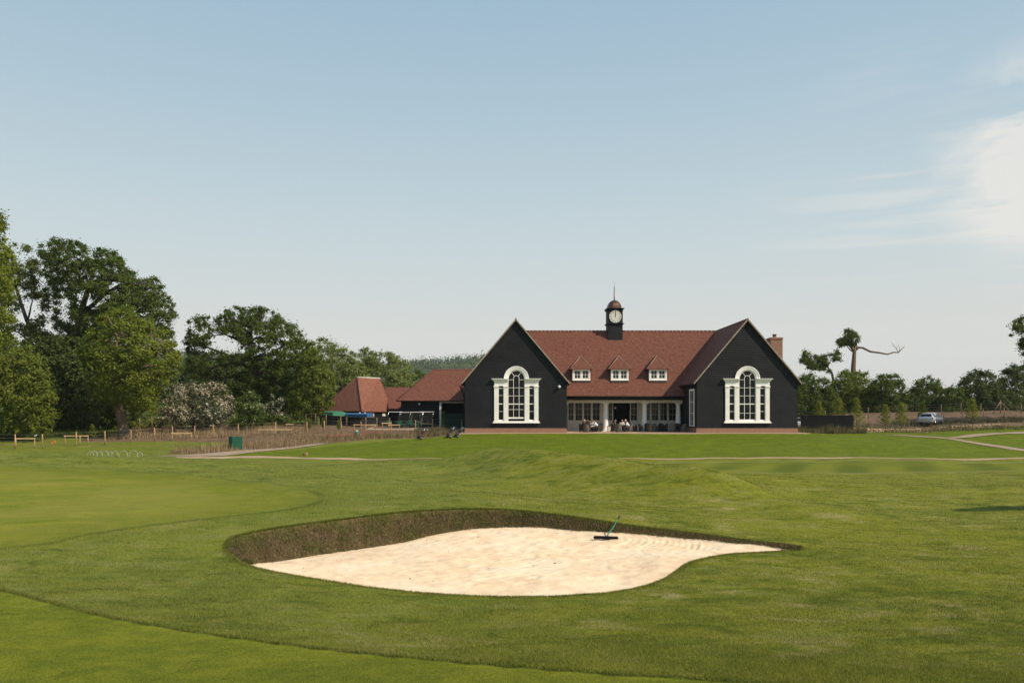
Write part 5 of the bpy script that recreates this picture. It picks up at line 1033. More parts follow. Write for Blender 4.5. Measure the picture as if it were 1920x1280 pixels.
stalks('weeds', [(R_([(1497,81.6),(1625,82.2),(1625,84.2),(1497,83.6)]), 1)], 2200, .3, 1.2, LM['weed'], 'tall weeds in front of the black screen', .04, .4)
stalks('weeds', [(R_([(1625,84),(1760,86),(1920,83),(2100,80),(2100,83),(1920,86),(1760,90),(1625,89)]), 1), (R_([(1500,96),(2100,92),(2100,98),(1500,103)]), 2)], 3600, .2, .8, LM['weed'], 'scrubby weeds along the stone wall and bank on the right', .05, .5)
stalks('weeds', [(R_([(-400,78),(230,80),(230,90),(-400,90)]), 1)], 5000, .2, .7, LM['lime'], 'long grass under the left-hand trees', .06, .5)
# ---------------------------------------------------------------- fences and stakes
def fence(posts, h, label, wires=4, mat='oldpost', wr=.006, pw=.10, group='post and wire fences'):
    p0 = G(*posts[0]); root = thing('wire_fence', label, 'fence', p0, 0, group); P_ = [G(*p)-p0 for p in posts]
    tops = []
    for q in P_:
        hh = h*random.uniform(.95, 1.07); mb = MB(); lx, ly = random.uniform(-.03, .03), random.uniform(-.03, .03)
        mb.tube([q+Vector((0, 0, -.1)), q+Vector((lx, ly, hh))], [pw/2, pw/2*.92], 7); mb.build('post', M[mat], root); tops.append((q, hh))
    for k in range(wires):
        mb = MB(); f = 1-.9*k/wires-.03
        for (a, ha), (b, hb) in zip(tops[:-1], tops[1:]): mb.tube([a+Vector((0, -.05, ha*f)), (a+b)/2+Vector((0, -.05, (ha+hb)/2*f-.015)), b+Vector((0, -.05, hb*f))], wr, 4)
        mb.build('wire', M['wire'], root)
    return root
fence([(-150,61),(-60,63),(-10,65),(28,66),(80,67.5),(143,69.5),(197,71.5),(246,73.2),(290,74.5)], 1.3, 'post and wire fence along the rough at the far left, under the trees', mat='post')
fence([(323,75),(365,76.2),(400,77),(447,78),(517,79.2),(576,80.4),(608,81),(640,81.6),(677,82.2),(733,83),(779,83.8),(811,84.2),(866,85)], 1.35, 'post and wire fence running from the green box to the clubhouse corner', mat='post')
fence([(262,87),(285,87.6),(308,88),(328,88.4),(348,88.8),(388,89.4),(420,90),(440,90.2),(463,90.6),(488,91),(510,91.3),(528,91.6),(545,92),(563,92.3)], 1.3, 'far line of posts and wire in front of the hawthorns', mat='oldpost')
fence([(570,93),(574,91),(592,90.5),(612,90.3),(639,90.2),(650,90.1),(686,90),(707,90),(730,90)], 1.35, 'post and wire fence right in front of the small barn', mat='oldpost')
fence([(1455,106),(1548,107),(1628,108),(1700,108),(1765,108.5),(1802,109),(1839,109),(1876,109.5),(1915,110),(1960,110)], 1.5, 'upper post and wire fence along the top of the soil bank', mat='oldpost')
fence([(1470,97),(1519,97),(1556,97.2),(1624,97.5),(1659,98),(1700,98),(1769,98.5),(1805,99),(1844,99),(1883,99.5),(1930,100)], 1.5, 'lower post and wire fence at the foot of the soil bank', mat='post')
def stake(x0, x1, ytop, Y, label, mid=(), diag=False):
    a, b = G(x0, Y), G(x1, Y+.3); top = EZ-(ytop-CY)*Y/F; root = thing('tree_stake', label, 'tree stake', a, 0, 'timber frames staking young trees'); b = b-a; zt = top-a.z
    for q in [Vector((0, 0, 0)), b]+[G(m, Y)-a for m in mid]:
        mb = MB(); mb.tube([q-Vector((0, 0, .1)), Vector((q.x, q.y, zt+.06))], .04, 7); mb.build('post', M['post'], root)
    mb = MB(); mb.bar((-.08, -.06, zt), (b.x+.08, b.y-.06, zt), .035, .09); mb.build('rail', M['rail'], root)
    if diag: mb = MB(); mb.bar((b.x, b.y-.05, zt-.1), (b.x*.45, b.y*.45-.05, .1), .03, .05); mb.build('brace', M['rail'], root)
for a in [(30,65,822,67,'staking frame nearest the left edge of the picture'),(122,165,817,70.5,'second staking frame from the left, under the trees',(150,)),(323,358,812,74,'staking frame left of the pink hawthorn'),(401,428,796,86,'staking frame in front of the white hawthorn',(415,)),
          (452,475,792,89,'small staking frame in front of the flowering elder'),(485,546,805,79,'widest staking frame, right of the green box',(517,)),(537,555,795,88,'narrow staking frame left of the small barn'),(491,512,793,90,'braced staking frame between elder and barn',(),True),
          (664,705,796,84,'braced staking frame in front of the small barn',(677,686),True),(717,733,793,87,'small staking frame in front of the golf buggies'),(729,749,796.5,85,'lower staking frame overlapping the buggy at the left'),(790,810,794,86,'staking frame right of the golf buggies')]: stake(*a)
mb = MB(); r = G(1876, 107); top = Vector((0, 0, 1.9))
br = thing('braced_post', 'braced straining post on the bank near the right edge', 'post', r)
for q in ((-1.1, 0, 0), (1.6, 0, 0)):
    m2 = MB(); m2.tube([q, top*.9], .05, 6); m2.build('brace', M['oldpost'], br)
m2 = MB(); m2.tube([(0, 0, -.1), top], .07, 7); m2.build('post', M['oldpost'], br)
# black close-boarded screen
a = G(1503, 84); b = G(1600, 84); sc = thing('board_screen', 'black close-boarded screen fence right of the clubhouse', 'fence', a); wdt = b.x-a.x; zt = EZ-4*84/F-a.z; mb = MB(); x = 0; k = 0
while x < wdt: mb.box(x, min(x+.13, wdt), -.02-(k % 2)*.015, .02-(k % 2)*.015, -.1, zt); x += .135; k += 1
mb.build('boards', M['black'], sc); mb = MB(); mb.box(-.03, wdt+.03, -.06, .06, zt, zt+.04); mb.build('capping', M['black'], sc)
for q in (0, .5, 1): mb = MB(); mb.box(wdt*q-.05, wdt*q+.05, .03, .13, -.1, zt-.02); mb.build('post', M['black'], sc)
# rubble wall of pale stones
def rubble(pts, label, h=.32, rows=2):
    a0 = G(*pts[0]); root = thing('stone_wall', label, 'wall', a0, 0, 'low rubble walls'); L = smooth_loop([(*G(*p)[:2],) for p in pts], .35, False); mb = MB()
    for i, (x, y) in enumerate(L):
        z = gz(x, y)
        for r in range(rows):
            rr = random.uniform(.13, .22); c = Vector((x+random.uniform(-.08, .08), y+random.uniform(-.05, .05)+r*.1, z+.1+r*h*.6+random.uniform(-.03, .03)))-a0
            Mx = Matrix.Rotation(random.uniform(0, 3), 3, 'Z') @ Matrix.Rotation(random.uniform(-.3, .3), 3, 'X'); mb.ball(c, rr, 1.25, .9, .62, 7, 5, M=Mx)
    for f in range(len(mb.sm)): mb.sm[f] = False
    mb.build('stones', M['stone'], root)
rubble([(1603,86.5),(1640,87),(1680,88),(1725,89)], 'low rubble wall of pale stones left of the estate car')
rubble([(1762,89),(1800,88.5),(1840,88),(1875,87)], 'low rubble wall of pale stones right of the estate car')
mb = MB(); q0 = G(1600, 84.5); 
strip('path', [(*XY(1598,84.2),.3),(*XY(1650,85.2),.7),(*XY(1700,85.8),.5),(*XY(1760,86.2),.3)], M['stone'], 'pale stony verge below the rubble wall', .05, rag=.3)
strip('path', [(*XY(690,88.5),1.5),(*XY(760,89),1.8),(*XY(870,89),2)], M['path'], 'pale gravel yard in front of the golf buggies', .05, rag=.02)
# ---------------------------------------------------------------- small things on the left
bx = G(441.5, 66.2); gb = thing('storage_box', 'dark green box standing beside the path', 'box', bx, math.radians(38)); mb = MB(); mb.box(-.45, .45, -.45, .45, -.05, 1.0); mb.build('body', M['greenbox'], gb, bevel=.02)
mb = MB(); mb.box(-.47, .47, -.47, .47, 1.002, 1.05); mb.build('lid', M['greenbox'], gb, bevel=.015)
for i, (px, rr, Y) in enumerate([(170,.23,58),(176,.26,57),(187,.22,59),(197,.28,57.5),(207,.2,59.5),(215,.26,58),(231.5,.31,57),(250.5,.33,57),(262,.2,58.5)]):
    b0 = G(px, Y); h = thing('wire_hoop', '%s white half-hoop standing in the grass %s' % (('small', 'leftmost', 'dim', 'wide', 'tiny', 'narrow', 'tall', 'largest', 'last small')[i], ('behind the leftmost one', 'of the row', 'second from the left pair', 'left of the narrow one', 'far back in the row', 'in the middle of the row', 'left of the largest', 'second from the right end', 'at the right end of the row')[i]), 'hoop', b0, 0, 'row of white hoops')
    o = MB(); o.tube([(-rr, 0, -.05)]+[(rr*math.cos(a), 0, .12+rr*1.15*math.sin(a)) for a in [math.pi-math.pi*j/14 for j in range(15)]]+[(rr, 0, -.05)], .015, 6); o.build('hoop', M['hoop'], h)
kr = [G(px, Y) for px, Y in ((615,75.2),(641,76.4),(662,77.3),(690,78),(728,79))]; k0 = kr[0]; kn = thing('knee_rail', 'low red-brown timber knee rail beside the weeds', 'rail', k0)
for i, q in enumerate(kr): mb = MB(); q = q-k0; mb.box(q.x-.09, q.x+.09, q.y-.09, q.y+.09, -.1, .62); mb.build('post', M['redwood'], kn)
mb = MB()
for a, b in zip(kr[:-1], kr[1:]): mb.bar(a-k0+Vector((0, -.1, .52)), b-k0+Vector((0, -.1, .52)), .04, .12)
mb.build('rail', M['redwood'], kn)
bn = thing('ball_washer', 'green ball washer with a white cap on a post', 'ball washer', G(669, 77)); mb = MB(); mb.tube([(0, 0, -.1), (0, 0, .45)], .05, 8); mb.build('post', M['redwood'], bn); mb = MB(); mb.lathe((0, 0, .35), [(.10, 0), (.16, .05), (.17, .35), (.12, .42)], 12); mb.build('body', M['awn_green'], bn); mb = MB(); mb.lathe((0, 0, .775), [(.13, 0), (.13, .03), (.06, .08), (.02, .09)], 12); mb.build('cap', M['cctv'], bn)
for dx, lb in ((-.5, 'red-brown tee post just left of the ball washer'), (.42, 'leaning red-brown tee post right of the ball washer')):
    tp_ = G(669, 77)+Vector((dx, 0, 0)); tp_.z = gz(tp_.x, tp_.y); th_ = thing('tee_post', lb, 'post', tp_); mb = MB(); mb.tube([(0, 0, -.1), (-dx*.3, 0, .55)], [.09, .06], 8); mb.build('post', M['redwood'], th_)
tm = thing('tee_marker', 'small cut-log marker on the lawn slope', 'marker', G(572.5, 61.3)); 
for sx_ in (-.11, .10): mb = MB(); mb.lathe((sx_, 0, -.05), [(.085, 0), (.085, .27), (.07, .29)], 10); mb.build('log', M['redwood'] if sx_ < 0 else M['post'], tm)
ot = thing('marker_tape', 'coil of orange marker tape hung on the left-hand fence', 'tape', G(102, 68.2)+Vector((0, -.1, .5))); mb = MB(); mb.tube([(.17*math.cos(a), -.02+.02*math.sin(3*a), .1*math.sin(a)) for a in [j*math.pi/7 for j in range(15)]], .035, 6); mb.build('coil', simple('orange_tape', (.75, .17, .04), .5), ot)
wt = thing('plant_label', 'tiny white label clipped to the left staking frame', 'label', G(68, 67)+Vector((0, -.1, 1.15))); mb = MB(); mb.bar((-.1, 0, -.03), (.12, 0, .05), .03, .07); mb.build('card', M['cctv'], wt)
# awnings in front of the small barn
gr = thing('awning', 'green canvas awning on the left side of the small barn', 'awning', G(618, 95)); o = gr.location
A = [P(592, 771, 99), P(642, 771, 99), P(648, 776, 95.5), P(625, 777.5, 93.5), P(592, 777, 94)]; A = [v-o for v in A]
mb = MB(); z1 = .0
a, b, c, d = P(590, 770.5, 98)-o, P(640, 770.5, 98)-o, P(650, 774, 95)-o, P(624, 772.5, 93)-o; e = P(590, 773, 94)-o
mb.face([a, e, d, c, b]); dz = Vector((0, 0, -.42)); mb.face([e, e+dz, d+dz, d]); mb.face([d, d+dz, c+dz, c]); mb.face([a, b, c, d, e][::-1]); mb.build('canopy', M['awn_green'], gr)
for q in (d, c, e): mb = MB(); mb.tube([q+dz, Vector((q.x, q.y, 0))], .035, 6); mb.build('leg', M['black'], gr)
bl = thing('awning', 'blue canvas awning between the green awning and the notice panel', 'awning', G(670, 94)); o = bl.location
a, b, c, d = P(648, 774, 96.3)-o, P(700, 774, 96.3)-o, P(700, 776, 93.6)-o, P(648, 776.5, 94.5)-o; e = P(688, 776.5, 93)-o; mb = MB(); mb.face([a, d, e, c, b]); dz = Vector((0, 0, -.32)); mb.face([d, d+dz, e+dz, e]); mb.face([e, e+dz, c+dz, c]); mb.build('canopy', M['awn_blue'], bl)
for q in (d, e, c): mb = MB(); mb.tube([q+dz, Vector((q.x, q.y, 0))], .035, 6); mb.build('leg', M['black'], bl)
# golf buggies
def buggy(px, Y, label, rz=0):
    r = thing('golf_buggy', label, 'golf buggy', G(px, Y), rz, 'golf buggies parked by the long barn')
    mb = MB(); mb.box(-1.1, 1.1, -.55, .55, .28, .45); mb.raw([(-1.15, -.5, .3), (-1.15, .5, .3), (-1.05, -.5, .85), (-1.05, .5, .85), (-.55, -.5, .9), (-.55, .5, .9), (-.5, -.5, .45), (-.5, .5, .45)], [(0, 2, 3, 1), (2, 4, 5, 3), (4, 6, 7, 5), (0, 6, 4, 2), (1, 3, 5, 7)]); mb.build('body', M['greenbox'], r, bevel=.03)
    mb = MB(); mb.box(-.05, .5, -.5, .5, .6, .75); mb.bar((.5, -.5, .75), (.5, .5, .75), .1, .1); mb.box(.48, .6, -.5, .5, .75, 1.15); mb.build('seat', M['rattan_grey'], r, bevel=.03)
    for (x, y) in ((-.75, -.5), (-.75, .5), (.75, -.5), (.75, .5)):
        m2 = MB(); m2.tube([(x, y-.09, .23), (x, y+.09, .23)], .23, 14); m2.build('wheel', M['tyre'], r)
    mb = MB(); mb.box(-.85, .8, -.58, .58, 1.82, 1.88); mb.build('roof', M['cctv'], r, bevel=.02)
    mb = MB()
    for (a, b) in (((-1.0, 0), (-.75, 0)), ((.62, 0), (.72, 0))):
        for y in (-.5, .5): mb.tube([(a[0], y, .85), (b[0], y, 1.82)], .02, 6)
    mb.build('roof_pillar', M['chrome'], r); mb = MB(); mb.tube([(-.55, -.25, .85), (-.2, -.25, 1.05)], .025, 6); mb.tube([(-.2+.17*math.sin(a)*.4, -.25+.17*math.cos(a), 1.05+.15*math.sin(a)) for a in [j*math.pi/6 for j in range(13)]], .015, 5); mb.build('steering_wheel', M['black'], r)
for px, Y, lb in ((741, 93.5, 'leftmost white-roofed golf buggy, half behind a staking frame'), (762, 92.5, 'second white-roofed golf buggy from the left'), (782, 92.5, 'third white-roofed golf buggy from the left'), (801, 93.2, 'rightmost white-roofed golf buggy')): buggy(px, Y, lb, math.radians(8))
# golf bags on trolleys
def golfbag(px, Y, label, mat, lean, rz):
    r = thing('golf_bag', label, 'golf bag', G(px, Y), rz, 'golf bags on trolleys'); d = Vector((math.sin(lean), 0, math.cos(lean))); b0 = Vector((-.25, 0, .12))
    mb = MB(); mb.tube([b0, b0+d*.1, b0+d*.55, b0+d*.9, b0+d*.98], [.13, .14, .125, .15, .15], 12); mb.build('bag', mat, r, 0)
    mb = MB(); mb.tube([b0+d*.2+Vector((0, -.13, 0)), b0+d*.6+Vector((0, -.12, 0))], [.06, .055], 8); mb.build('pocket', M['rattan_grey'], r)
    mb = MB()
    for i in range(7):
        o = Vector((random.uniform(-.09, .09), random.uniform(-.09, .09), 0)); L = random.uniform(1.08, 1.28); e = b0+d*L+o*1.5; mb.tube([b0+d*.9+o, e], .008, 5); mb.ball(e+Vector((.02, 0, .01)), random.uniform(.025, .05), 1.3, .8, .7, 7, 5)
    mb.build('golf_clubs', M['chrome'], r)
    for y in (-.28, .28): mb = MB(); mb.tube([(.12, y-.02, .14), (.12, y+.02, .14)], .14, 14); mb.tube([(.12, y-.025, .14), (.12, y+.025, .14)], .07, 8, 0); mb.build('wheel', M['rattan_grey'], r)
    mb = MB(); mb.tube([(.12, -.28, .14), (.12, .28, .14)], .015, 6); mb.tube([b0+Vector((.1, 0, 0)), b0+Vector((.13, 0, 0))+d*1.15, b0+Vector((.35, 0, 0))+d*1.2], .014, 6); mb.tube([(.12, 0, .14), b0+d*.5+Vector((.12, 0, 0))], .014, 6); mb.build('trolley', M['chrome'], r)
golfbag(787, 75.0, 'dark golf bag on a trolley leaning in the grass, apart from the other two', simple('black_red_bag', (.05, .02, .022), .5, .3), math.radians(40), .2)
golfbag(842, 76.8, 'black golf bag on a trolley, left of the pair at the clubhouse corner', simple('black_bag', (.015, .015, .02), .45, .3), math.radians(36), .3)
golfbag(857, 77.2, 'dark blue and purple golf bag next to the clubhouse corner', simple('navy_bag', (.03, .03, .07), .45, .3), math.radians(42), -.2)
# ---------------------------------------------------------------- car
def estate(px, Y, rz, label):
    r = thing('estate_car', label, 'car', G(px, Y, .0), rz, 'silver cars beyond the clubhouse')
    St = [(-2.25, .42, .72, .72, .78, .70), (-2.2, .30, .92, .93, .86, .74), (-2.05, .26, .98, 1.05, .88, .72), (-1.75, .25, .98, 1.38, .89, .64), (-1.35, .25, .98, 1.47, .90, .64), (-.4, .25, .97, 1.5, .90, .65), (.45, .25, .95, 1.44, .90, .63), (1.0, .25, .93, 1.08, .89, .70), (1.25, .25, .90, .93, .88, .76), (1.9, .28, .80, .82, .84, .72), (2.2, .38, .62, .64, .72, .60)]
    vs = []
    for (y, zb, zm, zr, wm, wr) in St:
        for (x, z) in ((-wm+.06, zb), (-wm, (zb+zm)/2-.02), (-wm+.02, zm), (-wr, zr-.05), (-wr+.14, zr), (0, zr+.02), (wr-.14, zr), (wr, zr-.05), (wm-.02, zm), (wm, (zb+zm)/2-.02), (wm-.06, zb)): vs.append((x, y, z))
    n = 11; fs = [(i*n+k, i*n+(k+1) % n, (i+1)*n+(k+1) % n, (i+1)*n+k) for i in range(len(St)-1) for k in range(n)]+[tuple(range(n))[::-1], tuple(range((len(St)-1)*n, len(St)*n))]
    mb = MB(); mb.raw(vs, [f[::-1] for f in fs], 0, True); body = mb.build('body', M['silver'], r)
    g = MB()
    g.face([(-.64, -2.09, 1.03), (.64, -2.09, 1.03), (.57, -1.79, 1.36), (-.57, -1.79, 1.36)]); g.face([(-.60, .50, 1.41), (.60, .50, 1.41), (.66, .985, 1.10), (-.66, .985, 1.10)])
    g.build('windscreen', M['glass'], r)
    for s in (-1, 1):
        g = MB()
        for (y0, y1) in ((-1.75, -1.15), (-1.05, -.2), (-.1, .55)): g.face([(s*.895, y0, 1.0), (s*.895, y1+(.35 if y1 > .5 else 0), .99), (s*.665, y1, 1.40), (s*.66, y0+.05, 1.38)])
        g.build('side_window', M['glass'], r)
        for y in (-1.35, 1.35):
            m2 = MB(); m2.tube([(s*.70, y, .31), (s*.905, y, .31)], .31, 18); wh = m2.build('wheel', M['tyre'], r); m3 = MB(); m3.tube([(s*.9, y, .31), (s*.915, y, .31)], .19, 12); m3.build('rim', M['chrome'], wh)
        m2 = MB(); m2.box(s*.86-.10, s*.86+.02, -2.235, -2.12, .70, .95) if s > 0 else m2.box(-.88, -.76, -2.235, -2.12, .70, .95); m2.build('tail_light', M['redlamp'], r, bevel=.01)
        m2 = MB(); m2.ball((s*1.0, .55, 1.02), .1, 1, .6, .7, 8, 6); m2.build('wing_mirror', M['silver'], r)
    m2 = MB(); m2.box(-.26, .26, -2.275, -2.24, .62, .73); m2.build('number_plate', simple('plate_yellow', (.6, .45, .08), .5), r)
    m2 = MB(); m2.box(-.80, .80, -2.29, -2.15, .36, .52); m2.build('bumper', M['silver'], r, bevel=.03)
    return r
car = estate(1746, 97, math.radians(-46), 'silver estate car seen from behind, beyond the rubble wall')
dup(car, G(1488, 99), math.radians(-70), 'silver car almost hidden behind the right corner of the clubhouse')
# ---------------------------------------------------------------- terrace furniture
def tub_chair(mat):
    r = thing('tub_chair', 'x', 'chair'); mb = MB(); mb.box(-.27, .27, -.27, .25, .36, .44); mb.build('seat', M[mat], r, bevel=.02)
    mb = MB(); n = 14; 
    def sec(a):
        t = a/(n-1); ang = math.radians(-25+230*t); x, y = .31*math.cos(ang), .29*math.sin(ang); hb = .62+.32*(math.sin(math.pi*min(1, max(0, (t-.08)/.84))))**.8
        return x, y, hb
    P4 = []
    for a in range(n):
        x, y, hb = sec(a); P4.append([(x, y, .08), (x*1.12, y*1.16, hb), (x*.98, y*1.02, hb), (x*.88, y*.88, .08)])
    for a in range(n-1):
        for k in range(4): l = (k+1) % 4; mb.face([P4[a][k], P4[a+1][k], P4[a+1][l], P4[a][l]], 0, False)
    mb.face(P4[0]); mb.face(P4[-1][::-1]); mb.build('backrest', M[mat], r)
    mb = MB(); mb.box(-.25, .25, -.30, -.27, .1, .36); mb.build('front_panel', M[mat], r)
    for x in (-.24, .24):
        for y in (-.25, .22): mb = MB(); mb.tube([(x, y, 0), (x, y, .36)], .02, 6); mb.build('leg', M['black'], r)
    return r
C1, C2 = tub_chair('rattan'), tub_chair('rattan_grey'); used = set()
def on_t(px, Y): x, y = XY(px, Y); return Vector((x, y, T0+.002))
def chair(px, Y, rz, label, grey=False):
    c = C2 if grey else C1; g = 'rattan tub chairs on the terrace'
    if c.name in used: return dup(c, on_t(px, Y), math.radians(rz), label, g)
    used.add(c.name); c.location = on_t(px, Y); c.rotation_euler = (0, 0, math.radians(rz)); tag(c, label, None, g)
def table(px, Y, label):
    r = thing('terrace_table', label, 'table', on_t(px, Y), 0, 'round tables on the terrace'); mb = MB(); mb.lathe((0, 0, .70), [(.42, 0), (.44, .015), (.44, .035), (.42, .045)], 24); mb.build('tabletop', M['darktable'], r)
    mb = MB(); mb.tube([(0, 0, .03), (0, 0, .70)], .035, 10); mb.build('pedestal', M['black'], r); mb = MB(); mb.lathe((0, 0, 0), [(.26, 0), (.26, .02), (.05, .04)], 16); mb.build('base', M['black'], r); return r
# rz 0 faces the camera (-Y); +90 faces right (+X)
table(1106, 83.2, 'dark round table with four people round it, left of the second column'); table(1167, 83.2, 'dark round table with three people round it, in front of the open doors')
table(1213, 83.6, 'empty dark table in front of the third column'); table(1240, 84.2, 'empty dark table between the third and fourth columns'); table(1270, 83.8, 'empty dark table at the right end of the terrace')
chair(1091, 83.2, 88, 'brown tub chair of the white-haired person at the left table'); chair(1099, 82.2, 150, 'grey tub chair seen from behind at the left table', True); chair(1121, 83.5, -85, 'brown tub chair of the person in the white shirt at the left table'); chair(1112, 84.6, -20, 'brown tub chair on the far side of the left table')
chair(1124.5, 84.6, -60, 'empty brown tub chair tucked against the second column')
chair(1151, 83.0, 95, 'brown tub chair of the person in olive at the middle table'); chair(1166, 84.6, 0, 'brown tub chair of the red-haired person at the middle table'); chair(1160, 82.0, 160, 'empty grey tub chair seen from behind at the middle table', True); chair(1180, 83.2, -88, 'grey tub chair of the man in the white shirt', True); chair(1189, 84.3, -100, 'empty brown tub chair right of the man in the white shirt')
chair(1203, 83.8, 80, 'empty brown tub chair left of the third column'); chair(1218, 82.4, 175, 'empty brown tub chair with its back to the lawn by the third column'); chair(1214, 85.0, 5, 'empty brown tub chair behind the table at the third column'); chair(1225, 83.4, -95, 'grey tub chair right of the third column', True)
chair(1231, 84.4, 85, 'empty brown tub chair left of the second empty table'); chair(1247, 84.0, -80, 'brown tub chair at the right of the second empty table'); chair(1240, 85.4, 0, 'empty brown tub chair far behind the second empty table')
chair(1261, 82.6, 170, 'light grey tub chair with its back to the lawn near the right end', True); chair(1282, 82.8, -140, 'lightest grey tub chair at the right end of the terrace', True); chair(1262, 84.4, 85, 'brown tub chair left of the last table'); chair(1272, 85.2, 10, 'brown tub chair behind the last table')
sb = thing('sign_board', 'small dark-framed board standing right of the second column', 'board', on_t(1142, 84.5)); mb = MB(); mb.bar((-.22, 0, 0), (-.22, 0, .62), .04); mb.bar((.22, 0, 0), (.22, 0, .62), .04); mb.bar((-.24, 0, .62), (.24, 0, .62), .04); mb.bar((-.2, 0, .1), (.2, 0, .1), .04); mb.build('frame', M['black'], sb); mb = MB(); mb.box(-.2, .2, .0, .02, .12, .6); mb.build('panel', M['greywhite'], sb)
# ---------------------------------------------------------------- people
SK = simple('skin', (.48, .27, .19), .55, .08, 20)
def caps(mb, a, b, ra, rb, n=10):
    a, b = Vector(a), Vector(b); mb.tube([a, a.lerp(b, .5), b], [ra, (ra+rb)/2*1.04, rb], n); mb.ball(a, ra, 1, 1, 1, n, 7); mb.ball(b, rb, 1, 1, 1, n, 7)
def remesh(o, v): m = o.modifiers.new('remesh', 'REMESH'); m.mode = 'VOXEL'; m.voxel_size = v; m.use_smooth_shade = True
def person(px, Y, rz, label, shirt, trous, hair, lean=.1, long_hair=False, skirt=False, head=0., hands=(.30, .30), group='people seated on the terrace'):
    r = thing('person', label, 'person', on_t(px, Y), math.radians(rz), group)
    hip = Vector((0, .02, .55)); ch = Vector((0, .02-lean*.8, .95)); nk = Vector((0, -lean*1.0, 1.08)); hd = Vector((head, -lean*1.35-.03, 1.235))
    def arms(mb, g, full):
        for s, k in zip((-1, 1), hands):
            sh = Vector((s*.185, ch.y+.01, 1.02)); el = Vector((s*.26, ch.y-.10, .78)); wr = Vector((s*.13, -k-.10, .80))
            caps(mb, sh, el, .055+g, .043+g); 
            if full: caps(mb, el, wr, .042+g, .028+g)
            else: caps(mb, el, el.lerp(wr, .25), .042+g, .040+g)
    def torso(mb, g):
        caps(mb, hip+Vector((-.07, 0, 0)), hip+Vector((.07, 0, 0)), .125+g, .125+g, 12); caps(mb, hip, ch+Vector((0, 0, -.12)), .135+g, .125+g, 12)
        for s in (-1, 1): caps(mb, hip+Vector((s*.05, 0, .1)), ch+Vector((s*.08, 0, -.02)), .11+g, .105+g, 12); caps(mb, ch+Vector((s*.06, 0, .05)), Vector((s*.175, ch.y+.01, 1.02)), .075+g, .055+g)
    def legs(mb, g, full=True):
        for s in (-1, 1):
            kn = Vector((s*.12, -.44, .53)); an = Vector((s*.12, -.40, .09)); caps(mb, hip+Vector((s*.08, 0, -.02)), kn, .09+g, .06+g)
            if full: caps(mb, kn, an, .056+g, .040+g)
    b = MB(); torso(b, 0); arms(b, 0, True); legs(b, 0); caps(b, nk, hd+Vector((0, .02, -.08)), .055, .05)
    b.ball(hd, .1, .78, .95, 1.18, 14, 12); b.ball(hd+Vector((0, -.035, -.075)), .055, 1, .9, .9); caps(b, hd+Vector((0, -.09, .01)), hd+Vector((0, -.118, -.03)), .010, .016, 6); caps(b, hd+Vector((-.02, -.09, -.062)), hd+Vector((.02, -.09, -.062)), .010, .010, 6)
    for s in (-1, 1): b.ball(hd+Vector((s*.08, .0, -.01)), .022, .5, .8, 1.2, 8, 6); b.ball(hd+Vector((s*.03, -.085, .015)), .012, 1, .7, .8, 6, 5)
    for s, k in zip((-1, 1), hands):
        wr = Vector((s*.13, -k-.10, .80)); pm = wr+Vector((-s*.02, -.07, -.005)); caps(b, wr, pm, .027, .032)
        for j, L in enumerate((.06, .07, .065, .05)):
            q = pm+Vector(((j-1.5)*.019, -.02, 0)); m_ = q+Vector((0, -L*.55, -.006)); caps(b, q, m_, .0105, .010, 6); caps(b, m_, m_+Vector((0, -L*.4, -.022)), .010, .009, 6)
        q = wr+Vector((-s*.03, -.03, 0)); caps(b, q, q+Vector((-s*.035, -.035, -.01)), .012, .010, 6)
    for s in (-1, 1): a = Vector((s*.12, -.38, .045)); caps(b, a, a+Vector((0, -.15, -.005)), .042, .035)
    bo = b.build('body', SK, r); remesh(bo, .011)
    c = MB(); torso(c, .014); arms(c, .014, shirt[3] if len(shirt) > 3 else False); so_ = c.build('shirt', simple('shirt_cloth', shirt[:3], .8, .08, 6), r); remesh(so_, .014)
    c = MB()
    for s in (-1, 1): caps(c, hip+Vector((s*.06, 0, -.02)), hip+Vector((s*.06, 0, .06)), .14, .14)
    legs(c, .018, not skirt)
    if skirt: caps(c, Vector((-.1, -.42, .52)), Vector((.1, -.42, .52)), .085, .085); caps(c, Vector((0, -.1, .54)), Vector((0, -.42, .53)), .13, .11)
    to = c.build('skirt' if skirt else 'trousers', simple('trouser_cloth', trous, .85, .1, 6), r); remesh(to, .015)
    h = MB(); h.ball(hd+Vector((0, .022, .032)), .1, .86, .98, 1.05, 14, 10)
    if long_hair: caps(h, hd+Vector((0, .06, 0)), hd+Vector((0, .075, -.14)), .08, .06)
    ho = h.build('hair', simple('hair', hair, .7, .2, 40), r); remesh(ho, .012)
    c = MB()
    for s in (-1, 1): a = Vector((s*.12, -.37, .04)); caps(c, a, a+Vector((0, -.16, -.004)), .052, .044)
    sh_ = c.build('shoes', M['black'], r); remesh(sh_, .015)
person(1092, 83.2, 88, 'white-haired person in dark clothes at the left of the left table', (.03, .02, .03, True), (.03, .03, .035), (.62, .58, .52), .16)
person(1100.5, 82.4, 148, 'person with red-brown hair in a dark top, back towards the lawn', (.05, .02, .02, False), (.04, .03, .03), (.16, .045, .02), .12, True)
person(1111, 84.5, -18, 'person in a white top and white skirt on the far side of the left table', (.7, .66, .62, False), (.75, .72, .70), (.10, .06, .04), .22, True, True)
person(1119.5, 83.5, -85, 'dark-haired person in a white shirt leaning over the left table', (.78, .77, .78, False), (.03, .03, .04), (.03, .025, .02), .30)
person(1151.5, 83.0, 95, 'person in an olive top at the left of the middle table', (.16, .13, .05, True), (.04, .035, .03), (.09, .06, .04), .08)
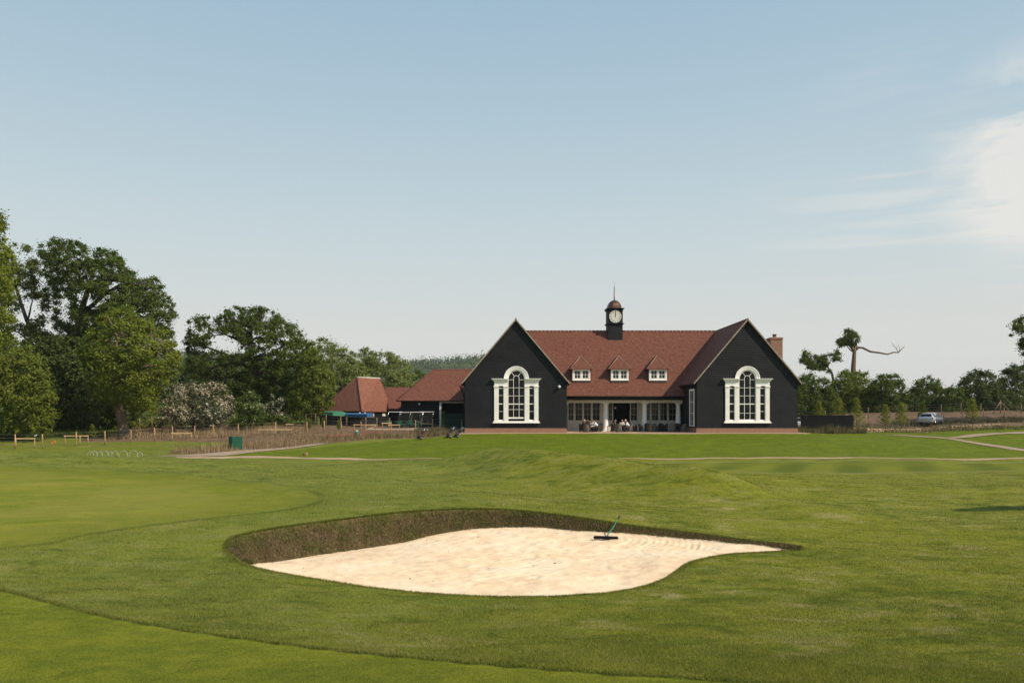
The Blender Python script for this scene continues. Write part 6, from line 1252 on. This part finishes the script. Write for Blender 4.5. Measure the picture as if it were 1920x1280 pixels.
person(1166, 84.5, 0, 'red-haired person in a pale sleeveless top facing the lawn', (.66, .55, .46, False), (.05, .04, .04), (.22, .06, .03), .15, True)
person(1178.5, 83.2, -88, 'grey-haired man in a bright white shirt at the right of the middle table', (.82, .82, .84, False), (.05, .05, .06), (.55, .52, .48), .24)

# ---------------------------------------------------------------- rake in the bunker
Yq = np.linspace(14, 19.2, 800); Xq = (1136-CX)*Yq/F; iq = int(np.argmin(np.abs(sand_z(Xq, Yq)-(EZ-(1012-CY)*Yq/F)))); hx, hy = float(Xq[iq]), float(Yq[iq]); hz_ = float(sand_z(np.array([hx]), np.array([hy]))[0]); print('rake', hx, hy, hz_)
rk_ = thing('bunker_rake', 'rake with a green handle standing on its black head in the sand', 'rake', (hx, hy, hz_), math.radians(-10))
mb = MB(); mb.tube([(-.28, 0, .045), (-.25, 0, .06), (.25, 0, .06), (.28, 0, .045)], [.022, .036, .036, .022], 8); mb.build('head', M['black'], rk_)
for i in range(14): mb = MB(); x = -.25+.5*i/13; mb.tube([(x, 0, .05), (x, -.02, -.03)], [.008, .004], 5); mb.build('tine', M['black'], rk_)
mb = MB(); e = Vector((.29, .92, .44)); mb.tube([(0, 0, .06), e*.5, e], [.013, .012, .011], 8); mb.build('handle', simple('green_handle', (.03, .19, .13), .4, .1), rk_); mb = MB(); mb.tube([e*.86, e*1.02], .015, 8); mb.build('grip', M['black'], rk_); mb = MB(); mb.tube([(0, 0, .05), e*.14+Vector((0, 0, .01))], .022, 8); mb.build('socket', M['greenbox'], rk_)
# ---------------------------------------------------------------- thin haze in the air
mb = MB(); mb.box(-9000, 9000, -3000, 8500, -40, 110)
hm = bpy.data.materials.new('air'); hm.use_nodes = True; hn = hm.node_tree.nodes; hn.clear(); ho_ = hn.new('ShaderNodeOutputMaterial'); hv = hn.new('ShaderNodeVolumePrincipled')
hv.inputs['Color'].default_value = (.86, .90, .95, 1); hv.inputs['Density'].default_value = .00011; hm.node_tree.links.new(hv.outputs[0], ho_.inputs['Volume'])
hz_o = mb.build('haze', hm); tag(hz_o, 'thin pale haze that softens the distant hills', kind='stuff')
